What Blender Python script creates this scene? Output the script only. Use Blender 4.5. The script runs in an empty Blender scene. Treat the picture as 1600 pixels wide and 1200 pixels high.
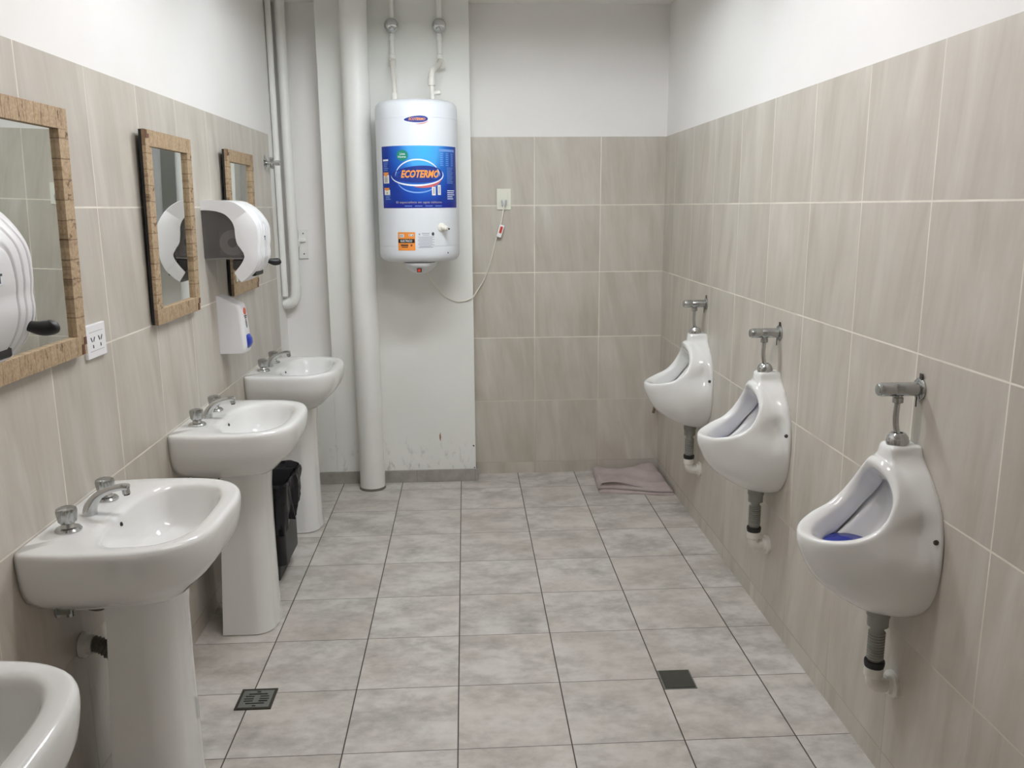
import bpy, math, random
from mathutils import Vector, Matrix
random.seed(7)
PI = math.pi
scene = bpy.context.scene
col = scene.collection

# ------------------------------------------------------------------ room numbers (metres)
XL, XR, YB = -0.989, 1.206, 2.687      # left tile face, right tile face, rear wall face
YC = 2.56                              # front of the boxed column
YF = -3.2                              # wall behind the camera
HC = 2.687                             # ceiling
ZT, TH = 1.982, 0.383                  # top of the tiling, tile height
FT = 0.345                             # floor tile

# ------------------------------------------------------------------ materials
def mat(name):
    m = bpy.data.materials.new(name); m.use_nodes = True
    return m, m.node_tree, m.node_tree.nodes['Principled BSDF']

def srgb(r, g, b):
    f = lambda c: c / 12.92 if c <= 0.04045 else ((c + 0.055) / 1.055) ** 2.4
    return (f(r / 255), f(g / 255), f(b / 255), 1)

def plain(name, c, rough=0.5, metal=0.0, noise=0.0, nscale=20, bump=0.0, coat=0.0, spec=0.5, trans=0.0, alpha=1.0):
    m, nt, b = mat(name)
    b.inputs['Base Color'].default_value = c
    b.inputs['Roughness'].default_value = rough
    b.inputs['Metallic'].default_value = metal
    b.inputs['Coat Weight'].default_value = coat
    b.inputs['Specular IOR Level'].default_value = spec
    b.inputs['Transmission Weight'].default_value = trans
    b.inputs['Alpha'].default_value = alpha
    tc = nt.nodes.new('ShaderNodeTexCoord')
    n = nt.nodes.new('ShaderNodeTexNoise'); n.inputs['Scale'].default_value = nscale
    n.inputs['Detail'].default_value = 4
    nt.links.new(tc.outputs['Object'], n.inputs['Vector'])
    if noise:
        mr = nt.nodes.new('ShaderNodeMapRange')
        mr.inputs['To Min'].default_value = 1 - noise; mr.inputs['To Max'].default_value = 1 + noise * 0.5
        nt.links.new(n.outputs['Fac'], mr.inputs['Value'])
        mx = nt.nodes.new('ShaderNodeVectorMath'); mx.operation = 'SCALE'
        mx.inputs[0].default_value = c[:3]
        nt.links.new(mr.outputs[0], mx.inputs['Scale'])
        nt.links.new(mx.outputs[0], b.inputs['Base Color'])
    if bump:
        bp = nt.nodes.new('ShaderNodeBump'); bp.inputs['Strength'].default_value = bump
        bp.inputs['Distance'].default_value = 0.004
        nt.links.new(n.outputs['Fac'], bp.inputs['Height']); nt.links.new(bp.outputs[0], b.inputs['Normal'])
    return m

class NB:
    """tiny node-expression builder"""
    def __init__(s, nt): s.nt = nt
    def m(s, op, *a):
        n = s.nt.nodes.new('ShaderNodeMath'); n.operation = op
        for i, v in enumerate(a):
            if isinstance(v, (int, float)): n.inputs[i].default_value = v
            else: s.nt.links.new(v, n.inputs[i])
        return n.outputs[0]
    def pos(s):
        g = s.nt.nodes.new('ShaderNodeNewGeometry'); x = s.nt.nodes.new('ShaderNodeSeparateXYZ')
        s.nt.links.new(g.outputs['Position'], x.inputs[0]); return g.outputs['Position'], x.outputs
    def comb(s, x, y, z):
        n = s.nt.nodes.new('ShaderNodeCombineXYZ')
        for i, v in enumerate((x, y, z)):
            if isinstance(v, (int, float)): n.inputs[i].default_value = v
            else: s.nt.links.new(v, n.inputs[i])
        return n.outputs[0]
    def noise(s, v, scale, detail=4, rough=0.5, dist=0.0):
        n = s.nt.nodes.new('ShaderNodeTexNoise'); n.inputs['Scale'].default_value = scale
        n.inputs['Detail'].default_value = detail; n.inputs['Roughness'].default_value = rough
        n.inputs['Distortion'].default_value = dist
        s.nt.links.new(v, n.inputs['Vector']); return n.outputs['Fac']
    def white(s, v):
        n = s.nt.nodes.new('ShaderNodeTexWhiteNoise'); n.noise_dimensions = '3D'
        s.nt.links.new(v, n.inputs['Vector']); return n.outputs['Value'], n.outputs['Color']
    def ramp(s, f, stops):
        n = s.nt.nodes.new('ShaderNodeValToRGB'); s.nt.links.new(f, n.inputs[0])
        e = n.color_ramp.elements
        e[0].position, e[0].color = stops[0]; e[1].position, e[1].color = stops[-1]
        for p, c in stops[1:-1]:
            k = e.new(p); k.color = c
        return n.outputs[0]
    def mix(s, f, a, b, mode='MIX'):
        n = s.nt.nodes.new('ShaderNodeMix'); n.data_type = 'RGBA'; n.blend_type = mode
        for i, v in ((0, f), (6, a), (7, b)):
            if isinstance(v, (int, float)): n.inputs[i].default_value = v
            elif isinstance(v, tuple): n.inputs[i].default_value = v
            else: s.nt.links.new(v, n.inputs[i])
        return n.outputs[2]
    def mrange(s, v, a, b, c, d):
        n = s.nt.nodes.new('ShaderNodeMapRange')
        for i, q in enumerate((v, a, b, c, d)):
            if isinstance(q, (int, float)): n.inputs[i].default_value = q
            else: s.nt.links.new(q, n.inputs[i])
        return n.outputs[0]
    def bump(s, h, strength, dist, bsdf):
        n = s.nt.nodes.new('ShaderNodeBump'); n.inputs['Strength'].default_value = strength
        n.inputs['Distance'].default_value = dist
        s.nt.links.new(h, n.inputs['Height']); s.nt.links.new(n.outputs[0], bsdf.inputs['Normal'])

def grid_mask(nb, u, v, gu, gv):
    """distance-to-joint mask: 1 on the joint; u, v in tile units; gu, gv half joint in tile units"""
    fu = nb.m('FRACT', u); fv = nb.m('FRACT', v)
    du = nb.m('MINIMUM', fu, nb.m('SUBTRACT', 1.0, fu)); dv = nb.m('MINIMUM', fv, nb.m('SUBTRACT', 1.0, fv))
    a = nb.mrange(du, gu * 0.6, gu * 1.3, 1.0, 0.0); b = nb.mrange(dv, gv * 0.6, gv * 1.3, 1.0, 0.0)
    return nb.m('MAXIMUM', a, b), nb.m('FLOOR', u), nb.m('FLOOR', v), a, b

def wall_tile(name, axis, off, width, seed):
    m, nt, b = mat(name); nb = NB(nt); P, (x, y, z) = nb.pos()
    c = y if axis == 'y' else x
    u = nb.m('DIVIDE', nb.m('SUBTRACT', c, off), width)
    v = nb.m('DIVIDE', nb.m('SUBTRACT', z, ZT + 0.0035), TH)
    mask, iu, iv, mu, mv = grid_mask(nb, u, v, 0.0060, 0.0068)
    rv, rc = nb.white(nb.comb(iu, iv, seed))
    # vertical, slightly slanting streaks, shifted from tile to tile
    sh = nb.m('MULTIPLY', rv, 7.0)
    sx = nb.m('ADD', nb.m('ADD', c, sh), nb.m('MULTIPLY', z, 0.12))
    st = nb.comb(nb.m('MULTIPLY', sx, 9.0), nb.m('MULTIPLY', nb.m('ADD', z, sh), 1.6), sh)
    n1 = nb.noise(st, 1.0, 5, 0.55, 0.6)
    st2 = nb.comb(nb.m('MULTIPLY', sx, 55.0), nb.m('MULTIPLY', nb.m('ADD', z, sh), 6.0), sh)
    n2 = nb.noise(st2, 1.0, 3, 0.6)
    n3 = nb.noise(nb.comb(nb.m('ADD', c, sh), z, sh), 3.0, 2)
    f = nb.m('ADD', nb.m('MULTIPLY', n1, 0.62), nb.m('ADD', nb.m('MULTIPLY', n2, 0.16), nb.m('MULTIPLY', n3, 0.22)))
    base = nb.ramp(f, [(0.30, srgb(176, 169, 156)), (0.45, srgb(191, 184, 173)), (0.58, srgb(201, 195, 185)), (0.72, srgb(213, 208, 200))])
    tint = nb.mrange(rv, 0, 1, 0.955, 1.03)
    vm = nt.nodes.new('ShaderNodeVectorMath'); vm.operation = 'SCALE'
    nt.links.new(base, vm.inputs[0]); nt.links.new(tint, vm.inputs['Scale'])
    # joints: pale cream, dirtier low down
    gn = nb.noise(P, 6.0, 3)
    g = nb.mrange(gn, 0.35, 0.60, 0.55, 1.0)
    gh = nb.mrange(z, 0.0, 0.9, 0.25, 1.0)
    grout = nb.mix(gh, srgb(150, 141, 124), srgb(238, 232, 220))
    mk = nb.m('MULTIPLY', mask, g)
    colr = nb.mix(mk, vm.outputs[0], grout)
    nt.links.new(colr, b.inputs['Base Color'])
    b.inputs['Specular IOR Level'].default_value = 0.4
    nt.links.new(nb.mrange(mask, 0, 1, 0.36, 0.8), b.inputs['Roughness'])
    h = nb.m('SUBTRACT', nb.m('MULTIPLY', n2, 0.08), mask)
    nb.bump(h, 0.35, 0.0012, b)
    return m

def floor_tile():
    m, nt, b = mat('grey_floor_tile'); nb = NB(nt); P, (x, y, z) = nb.pos()
    u = nb.m('DIVIDE', x, FT); v = nb.m('DIVIDE', y, FT)
    mask, iu, iv, mu, mv = grid_mask(nb, u, v, 0.0062, 0.0040)
    rv, rc = nb.white(nb.comb(iu, iv, 3.0))
    sh = nb.m('MULTIPLY', rv, 31.0)
    q = nb.comb(nb.m('ADD', nb.m('MULTIPLY', x, 0.8), sh), nb.m('ADD', nb.m('MULTIPLY', y, 1.15), sh), sh)
    n1 = nb.noise(q, 6.5, 5, 0.60, 0.0); n2 = nb.noise(q, 26.0, 5, 0.62)
    f = nb.m('ADD', nb.m('MULTIPLY', n1, 0.78), nb.m('MULTIPLY', n2, 0.22))
    base = nb.ramp(f, [(0.28, srgb(154, 149, 143)), (0.43, srgb(180, 176, 170)), (0.56, srgb(203, 199, 194)), (0.74, srgb(219, 216, 211))])
    warm = nb.mix(nb.mrange(nb.noise(q, 3.0, 2), 0.35, 0.65, 0, 0.35), base, srgb(194, 182, 170))
    vm = nt.nodes.new('ShaderNodeVectorMath'); vm.operation = 'SCALE'
    nt.links.new(warm, vm.inputs[0]); nt.links.new(nb.mrange(rv, 0, 1, 0.95, 1.04), vm.inputs['Scale'])
    colr = nb.mix(mask, vm.outputs[0], srgb(62, 54, 48))
    nt.links.new(colr, b.inputs['Base Color'])
    nt.links.new(nb.mrange(n2, 0.3, 0.7, 0.42, 0.55), b.inputs['Roughness'])
    b.inputs['Specular IOR Level'].default_value = 0.35
    nb.bump(nb.m('SUBTRACT', nb.m('MULTIPLY', n2, 0.1), mask), 0.4, 0.0012, b)
    return m

def plaster(name, c1, c2, dirt=0.0):
    m, nt, b = mat(name); nb = NB(nt); P, (x, y, z) = nb.pos()
    n1 = nb.noise(P, 1.7, 4); n2 = nb.noise(P, 38.0, 4, 0.6)
    base = nb.mix(nb.mrange(n1, 0.35, 0.65, 0, 1), c1, c2)
    if dirt:
        st = nb.noise(nb.comb(nb.m('MULTIPLY', x, 30), nb.m('MULTIPLY', y, 30), nb.m('MULTIPLY', z, 12)), 1.0, 5, 0.7)
        low = nb.mrange(z, 0.07, 0.32, 1.0, 0.0)
        f = nb.m('MULTIPLY', nb.mrange(st, 0.55, 0.68, 0, dirt), low)
        base = nb.mix(f, base, srgb(128, 124, 112))
    nt.links.new(base, b.inputs['Base Color']); b.inputs['Roughness'].default_value = 0.6
    b.inputs['Specular IOR Level'].default_value = 0.3
    nb.bump(nb.m('ADD', nb.m('MULTIPLY', n2, 0.3), n1), 0.25, 0.004, b)
    return m

def cork(name, vertical):
    """cork strip: tan, cut into short pieces along its run, with dark cracks"""
    m, nt, b = mat(name); nb = NB(nt)
    tc = nt.nodes.new('ShaderNodeTexCoord'); sx = nt.nodes.new('ShaderNodeSeparateXYZ')
    nt.links.new(tc.outputs['Object'], sx.inputs[0]); x, y, z = sx.outputs
    run, cross = (z, y) if vertical else (y, z)
    pitch = 0.05 if vertical else 0.036
    wob = nb.m('MULTIPLY', nb.m('SUBTRACT', nb.noise(tc.outputs['Object'], 30, 2), 0.5), 0.008)
    r = nb.m('DIVIDE', nb.m('ADD', run, wob), pitch)
    fr = nb.m('FRACT', r); d = nb.m('MINIMUM', fr, nb.m('SUBTRACT', 1.0, fr))
    line = nb.mrange(d, 0.018, 0.045, 1.0, 0.0)
    rv, rc = nb.white(nb.comb(nb.m('FLOOR', r), 2.0, 1.0))
    fine = nb.noise(tc.outputs['Object'], 130, 4, 0.7)
    fib = nb.comb(x, nb.m('MULTIPLY', run, 150 if not vertical else 60), nb.m('MULTIPLY', cross, 40))
    cr = nb.noise(fib, 1.0, 4, 0.6, 0.8)
    crack = nb.m('MULTIPLY', nb.mrange(cr, 0.55, 0.62, 0.0, 1.0), nb.mrange(rv, 0.2, 0.7, 0.1, 0.85))
    base = nb.mix(nb.mrange(fine, 0.3, 0.7, 0, 1), srgb(150, 128, 100), srgb(192, 170, 140))
    base = nb.mix(nb.mrange(rv, 0, 1, 0.0, 0.30), base, srgb(160, 130, 98))
    base = nb.mix(crack, base, srgb(84, 58, 36)); base = nb.mix(nb.m('MULTIPLY', line, 0.55), base, srgb(88, 62, 40))
    nt.links.new(base, b.inputs['Base Color']); b.inputs['Roughness'].default_value = 0.8
    nb.bump(nb.m('SUBTRACT', fine, nb.m('ADD', line, crack)), 0.5, 0.001, b)
    return m

M = {}
M['tileR'] = wall_tile('beige_wall_tile_right', 'y', 2.081, 0.3778, 1.0)
M['tileL'] = wall_tile('beige_wall_tile_left', 'y', -0.1358, 0.3722, 2.0)
M['tileB'] = wall_tile('beige_wall_tile_rear', 'x', 0.4506, 0.3816, 5.0)
M['floor'] = floor_tile()
M['white_wall'] = plaster('white_plaster', srgb(238, 236, 234), srgb(234, 232, 229))
M['col_wall'] = plaster('white_column_paint', srgb(238, 238, 234), srgb(231, 232, 227), dirt=0.5)
M['ceiling'] = plaster('ceiling_paint', srgb(246, 244, 240), srgb(242, 240, 236))
M['pipe_paint'] = plain('pipe_paint', srgb(236, 236, 232), 0.42, noise=0.06, nscale=9)
M['porcelain'] = plain('white_porcelain', srgb(236, 236, 234), 0.09, coat=0.3, noise=0.01, nscale=3)
M['chrome'] = plain('chrome', (0.60, 0.61, 0.61, 1), 0.17, metal=1.0, noise=0.08, nscale=40)
M['dull_chrome'] = plain('worn_chrome', (0.47, 0.48, 0.475, 1), 0.24, metal=1.0, noise=0.15, nscale=30)
M['grey_plastic'] = plain('grey_plastic', srgb(150, 150, 145), 0.5, noise=0.06)
M['dark_hose'] = plain('dark_grey_hose', srgb(112, 108, 98), 0.45, noise=0.1)
M['black_rubber'] = plain('black_rubber', (0.012, 0.012, 0.012, 1), 0.45, noise=0.1)
M['white_plastic'] = plain('white_plastic', srgb(238, 238, 240), 0.28, noise=0.01)
M['cream_plastic'] = plain('cream_plastic', srgb(232, 229, 218), 0.4, noise=0.02)
M['pvc'] = plain('white_pvc', srgb(226, 223, 216), 0.35, noise=0.03)
M['smoke'] = plain('smoky_plastic', srgb(140, 137, 134), 0.25, noise=0.05)
M['smoke_dark'] = plain('dark_smoky_plastic', srgb(62, 60, 60), 0.3, noise=0.05)
M['tint'] = plain('tinted_clear_plastic', srgb(120, 116, 114), 0.25, noise=0.03, alpha=0.45)
M['paper'] = plain('paper_roll', srgb(205, 200, 198), 0.9, noise=0.03)
M['heater'] = plain('white_enamel', srgb(226, 230, 235), 0.42, coat=0.0, noise=0.008, nscale=3)
M['heater_cap'] = plain('white_heater_cap', srgb(226, 229, 231), 0.3, noise=0.01)
M['groove'] = plain('grey_seam', srgb(176, 178, 178), 0.5, noise=0.03)
M['blue'] = plain('deep_blue_rubber', (0.003, 0.016, 0.26, 1), 0.16, noise=0.1)
M['push_blue'] = plain('blue_push_bar', (0.02, 0.05, 0.42, 1), 0.3, noise=0.05)
M['red'] = plain('red_plastic', srgb(205, 60, 42), 0.4, noise=0.05)
M['logo_red'] = plain('red_logo_ink', srgb(214, 92, 66), 0.4, noise=0.05)
M['switch_red'] = plain('red_rocker', (0.7, 0.05, 0.03, 1), 0.3, noise=0.05)
M['dark'] = plain('dark_hole', (0.01, 0.01, 0.01, 1), 0.7, noise=0.1)
M['screw'] = plain('screw_metal', srgb(96, 92, 86), 0.35, metal=0.8, noise=0.1)
M['backing'] = plain('black_backing', (0.012, 0.011, 0.010, 1), 0.7, noise=0.1)
M['cork_h'] = cork('cork_strip_across', False)
M['cork_v'] = cork('cork_strip_upright', True)
M['inlay'] = plain('dark_brown_cork', srgb(104, 66, 50), 0.7, noise=0.25, nscale=60)
M['mirror'] = plain('mirror_silver', (0.80, 0.82, 0.79, 1), 0.015, metal=1.0)
M['bin'] = plain('black_bin_plastic', (0.014, 0.014, 0.015, 1), 0.38, noise=0.1, spec=0.35)
M['bag'] = plain('black_bin_bag', (0.006, 0.006, 0.009, 1), 0.22, noise=0.2, nscale=34, bump=0.9, spec=0.35)
M['drain'] = plain('worn_drain_metal', srgb(128, 130, 126), 0.4, metal=0.5, noise=0.2, nscale=60)
M['drain_dark'] = plain('drain_frame_metal', srgb(62, 58, 50), 0.5, metal=0.5, noise=0.2, nscale=60)
M['drain_cover'] = plain('dark_drain_cover', srgb(66, 66, 60), 0.45, metal=0.3, noise=0.15, nscale=40)
M['brass'] = plain('dull_brass', srgb(120, 108, 84), 0.35, metal=0.8, noise=0.2)
M['socket'] = plain('socket_plate', srgb(240, 240, 242), 0.3, noise=0.01)
M['socket_cream'] = plain('socket_cream_plate', srgb(226, 226, 212), 0.35, noise=0.01)
M['ink'] = plain('dark_ink', srgb(60, 62, 70), 0.5, noise=0.02)
M['grey_ink'] = plain('grey_ink', srgb(168, 170, 180), 0.5, noise=0.02)
M['lightblue_ink'] = plain('light_blue_ink', srgb(120, 160, 222), 0.5, noise=0.02)
M['white_ink'] = plain('white_ink', srgb(235, 240, 245), 0.45, noise=0.02)
M['orange'] = plain('orange_label', srgb(238, 148, 62), 0.4, noise=0.04)
M['orange_ink'] = plain('orange_ink', srgb(246, 156, 60), 0.4, noise=0.02)
M['gold_ink'] = plain('pale_gold_ink', srgb(190, 176, 140), 0.4, noise=0.02)
M['black_ink'] = plain('black_ink', (0.01, 0.01, 0.01, 1), 0.4, noise=0.02)
M['green_ink'] = plain('green_label', srgb(18, 132, 108), 0.4, noise=0.03)
M['oval_blue'] = plain('oval_blue_ink', srgb(14, 46, 132), 0.35, noise=0.03)
M['swoosh'] = plain('red_swoosh_ink', srgb(196, 96, 100), 0.4, noise=0.03)
M['damage'] = plain('bare_plaster_brown', srgb(150, 112, 78), 0.8, noise=0.2, nscale=80)
M['skirt'] = None

def skirting():
    m, nt, b = mat('grey_skirting_tile'); nb = NB(nt); P, (x, y, z) = nb.pos()
    n = nb.noise(P, 9, 5, 0.6)
    base = nb.ramp(n, [(0.3, srgb(142, 138, 130)), (0.7, srgb(176, 172, 165))])
    u = nb.m('DIVIDE', nb.m('SUBTRACT', x, -0.26), 0.345); fr = nb.m('FRACT', u)
    d = nb.m('MINIMUM', fr, nb.m('SUBTRACT', 1.0, fr))
    c = nb.mix(nb.mrange(d, 0.002, 0.006, 0.6, 0), base, srgb(120, 114, 104))
    nt.links.new(c, b.inputs['Base Color']); b.inputs['Roughness'].default_value = 0.5
    return m
M['skirt'] = skirting()

def cloth_mat():
    m, nt, b = mat('mauve_grey_cloth'); nb = NB(nt)
    P, (x, y, z) = nb.pos()
    n1 = nb.noise(P, 7, 4); n2 = nb.noise(P, 240, 3)
    c = nb.ramp(n1, [(0.3, srgb(164, 150, 147)), (0.7, srgb(190, 177, 174))])
    nt.links.new(c, b.inputs['Base Color']); b.inputs['Roughness'].default_value = 0.95
    nb.bump(n2, 0.5, 0.002, b)
    return m
M['cloth'] = cloth_mat()

def label_mat():
    """blue sticker: printed picture of a pale blue burst that fades to deep blue at the sides (ink, in UV)"""
    m, nt, b = mat('blue_label_print'); nb = NB(nt)
    uv = nt.nodes.new('ShaderNodeUVMap'); s = nt.nodes.new('ShaderNodeSeparateXYZ'); nt.links.new(uv.outputs[0], s.inputs[0])
    u, v, _ = s.outputs
    du = nb.m('MULTIPLY', nb.m('SUBTRACT', u, 0.53), 2.3)
    dv = nb.m('MULTIPLY', nb.m('SUBTRACT', v, 1.0), 1.05)
    r = nb.m('SQRT', nb.m('ADD', nb.m('MULTIPLY', du, du), nb.m('MULTIPLY', dv, dv)))
    n = nb.noise(uv.outputs[0], 5, 3)
    r2 = nb.m('ADD', r, nb.m('MULTIPLY', nb.m('SUBTRACT', n, 0.5), 0.14))
    c = nb.ramp(r2, [(0.0, srgb(52, 176, 240)), (0.38, srgb(70, 164, 232)), (0.62, srgb(24, 104, 196)), (0.92, srgb(6, 62, 160)), (1.0, srgb(2, 48, 142))])
    low = nb.mrange(v, 0.0, 0.09, 1.0, 0.0)
    c = nb.mix(nb.m('MULTIPLY', nb.m('GREATER_THAN', low, 0.05), 0.8), c, srgb(16, 28, 132))
    nt.links.new(c, b.inputs['Base Color']); b.inputs['Roughness'].default_value = 0.3
    return m
M['label'] = label_mat()

m, nt, b = mat('fluorescent_tube')
b.inputs['Base Color'].default_value = (1, 1, 1, 1)
b.inputs['Emission Color'].default_value = (0.975, 1.0, 1.045, 1)
b.inputs['Emission Strength'].default_value = 66.0
M['tube'] = m
m2_ = m.copy(); m2_.name = 'cool_fluorescent_tube'
q_ = m2_.node_tree.nodes['Principled BSDF']
q_.inputs['Emission Color'].default_value = (0.935, 1.0, 1.045, 1); q_.inputs['Emission Strength'].default_value = 90.0
b.inputs['Emission Color'].default_value = (1.02, 0.985, 1.01, 1); b.inputs['Emission Strength'].default_value = 60.0
M['tube_cool'] = m2_
M['housing'] = plain('white_lamp_housing', srgb(235, 235, 232), 0.5, noise=0.01)

# ------------------------------------------------------------------ mesh helpers
def build(name, verts, faces, m, parent=None, smooth=True, uvs=None, loc=None, angle=35):
    me = bpy.data.meshes.new(name)
    me.from_pydata([tuple(v) for v in verts], [], faces)
    mats = m if isinstance(m, (list, tuple)) else [m]
    for q in mats: me.materials.append(q)
    me.validate(clean_customdata=False); me.update()
    if uvs is not None:
        l = me.uv_layers.new(name='UVMap')
        for lp in me.loops: l.data[lp.index].uv = uvs[lp.vertex_index]
    if smooth:
        me.polygons.foreach_set('use_smooth', [True] * len(me.polygons))
        try: me.set_sharp_from_angle(angle=math.radians(angle))
        except Exception: pass
    o = bpy.data.objects.new(name, me); col.objects.link(o)
    if parent: o.parent = parent
    if loc: o.location = loc
    return o

class MB:
    """collects several closed shapes into ONE mesh"""
    def __init__(s): s.v = []; s.f = []
    def add(s, v, f):
        k = len(s.v); s.v += [tuple(a) for a in v]; s.f += [tuple(i + k for i in q) for q in f]; return s
    def obj(s, name, m, parent=None, **kw): return build(name, s.v, s.f, m, parent, **kw)

def box(x0, x1, y0, y1, z0, z1, bev=0.0):
    """box with chamfered edges"""
    if bev <= 0:
        v = [(x, y, z) for x in (x0, x1) for y in (y0, y1) for z in (z0, z1)]
        f = [(0, 1, 3, 2), (4, 6, 7, 5), (0, 4, 5, 1), (2, 3, 7, 6), (0, 2, 6, 4), (1, 5, 7, 3)]
        return v, f
    import bmesh
    bm = bmesh.new()
    bmesh.ops.create_cube(bm, size=1)
    for q in bm.verts:
        q.co = Vector((x0 if q.co.x < 0 else x1, y0 if q.co.y < 0 else y1, z0 if q.co.z < 0 else z1))
    bmesh.ops.bevel(bm, geom=bm.edges[:], offset=bev, segments=3, profile=0.6, affect='EDGES')
    bm.verts.index_update()
    v = [tuple(q.co) for q in bm.verts]; f = [tuple(a.index for a in p.verts) for p in bm.faces]
    bm.free(); return v, f

def catmull(P, n, closed=False):
    out = []; k = len(P); segs = k if closed else k - 1
    g = (lambda i: P[i % k]) if closed else (lambda i: P[max(0, min(k - 1, i))])
    for i in range(segs):
        a, b_, c, d = g(i - 1), g(i), g(i + 1), g(i + 2)
        for j in range(n):
            t = j / n
            out.append(tuple(0.5 * (2 * b_[q] + (c[q] - a[q]) * t + (2 * a[q] - 5 * b_[q] + 4 * c[q] - d[q]) * t * t
                       + (3 * b_[q] - a[q] - 3 * c[q] + d[q]) * t ** 3) for q in range(len(b_))))
    if not closed: out.append(tuple(P[-1]))
    return out

def loft(rings, cap0=False, cap1=False):
    n = len(rings[0]); v = [p for r in rings for p in r]; f = []
    for i in range(len(rings) - 1):
        for j in range(n):
            k = (j + 1) % n
            f.append((i * n + j, i * n + k, (i + 1) * n + k, (i + 1) * n + j))
    if cap0: f.append(tuple(range(n - 1, -1, -1)))
    if cap1: f.append(tuple((len(rings) - 1) * n + j for j in range(n)))
    return v, f

def frame_of(t):
    t = Vector(t).normalized(); a = Vector((0, 0, 1)) if abs(t.z) < 0.9 else Vector((1, 0, 0))
    u = t.cross(a).normalized(); return u, t.cross(u)

def tube(path, r, n=16, cap=True):
    """round tube along points; r a number or a list"""
    P = [Vector(p) for p in path]; R = r if isinstance(r, (list, tuple)) else [r] * len(P)
    T = []
    for i in range(len(P)):
        a = P[max(0, i - 1)]; b_ = P[min(len(P) - 1, i + 1)]; t = (b_ - a)
        T.append(t.normalized() if t.length > 1e-9 else (T[-1] if T else Vector((0, 0, 1))))
    u, w = frame_of(T[0]); rings = []
    for i, p in enumerate(P):
        u = (u - T[i] * u.dot(T[i])).normalized(); w = T[i].cross(u)
        rings.append([tuple(p + (u * math.cos(a) + w * math.sin(a)) * R[i]) for a in [2 * PI * k / n for k in range(n)]])
    return loft(rings, cap, cap)

def lathe(prof, origin, axis, n=32):
    """prof: (distance along axis, radius)"""
    o = Vector(origin); t = Vector(axis).normalized(); u, w = frame_of(t)
    rings = [[tuple(o + t * h + (u * math.cos(a) + w * math.sin(a)) * max(r, 1e-5)) for a in [2 * PI * k / n for k in range(n)]] for h, r in prof]
    return loft(rings, True, True)

def sphere(c, r, n=24, sz=1.0):
    return lathe([(-r * sz * math.cos(PI * i / n), r * math.sin(PI * i / n)) for i in range(n + 1)], c, (0, 0, 1), n + 8)

def thing(name, label, cat, loc=(0, 0, 0), group=None):
    o = bpy.data.objects.new(name, None); col.objects.link(o)
    o.empty_display_size = 0.05; o.location = loc
    o['label'] = label; o['category'] = cat
    if group: o['group'] = group
    return o
def tag(o, label, cat, group=None):
    o['label'] = label; o['category'] = cat
    if group: o['group'] = group
    return o
def struct(o): o['kind'] = 'structure'; return o
def adopt(root, *obs):
    """parts are modelled in room coordinates: keep them there under their thing"""
    for o in obs:
        o.parent = root
        o.matrix_parent_inverse = Matrix.Identity(4)
        o.location = Vector(o.location) - root.location
def copy_tree(o, parent=None, shift=None):
    c = o.copy(); col.objects.link(c)
    if parent: c.parent = parent
    for ch in list(o.children): copy_tree(ch, c)
    return c

# ------------------------------------------------------------------ the room
struct(build('floor', *box(XL - 0.15, XR + 0.15, YF - 0.1, YB + 0.1, -0.1, 0.0), M['floor'], smooth=False))
struct(build('ceiling', *box(XL - 0.15, XR + 0.15, YF - 0.1, YB + 0.1, HC, HC + 0.1), M['ceiling'], smooth=False))

def two_mat_wall(name, tile_box, plas_boxes, mt, mp):
    v, f = box(*tile_box); mi = [0] * len(f)
    for pb in plas_boxes:
        v2, f2 = box(*pb); k = len(v); v = v + v2; f = f + [tuple(i + k for i in q) for q in f2]; mi += [1] * len(f2)
    o = build(name, v, f, [mt, mp], smooth=False)
    for p, i in zip(o.data.polygons, mi): p.material_index = i
    return struct(o)
two_mat_wall('wall_right', (XR, XR + 0.02, YF, YB + 0.02, 0, ZT), [(XR + 0.004, XR + 0.1, YF, YB + 0.1, 0, HC)], M['tileR'], M['white_wall'])
two_mat_wall('wall_left', (XL - 0.02, XL, YF, 2.477, 0, ZT), [(XL - 0.1, XL - 0.003, YF, YB + 0.1, 0, HC)], M['tileL'], M['white_wall'])
two_mat_wall('wall_back', (0.05, XR, YB, YB + 0.02, 0, ZT), [(XL - 0.1, XR + 0.1, YB + 0.004, YB + 0.1, 0, HC)], M['tileB'], M['white_wall'])
two_mat_wall('wall_front', (XL, XR, YF - 0.02, YF, 0, ZT), [(XL - 0.1, XR + 0.1, YF - 0.1, YF - 0.004, 0, HC)], M['tileB'], M['white_wall'])
# boxed column in front of the rear wall; its left part stands forward only up to sink height
cb = MB().add(*box(-0.727, 0.089, YC, YB + 0.004, 0, HC, 0.004)).add(*box(XL - 0.003, -0.727, YC, YB + 0.004, 0, 0.72, 0.004))
struct(cb.obj('wall_column', M['col_wall'], smooth=False))
struct(MB().add(*box(XL - 0.002, 0.100, YC - 0.010, YC, 0, 0.074, 0.002)).add(*box(0.089, 0.100, YC, YB, 0, 0.074, 0.002)).obj('baseboard_column', M['skirt'], smooth=False))

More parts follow.
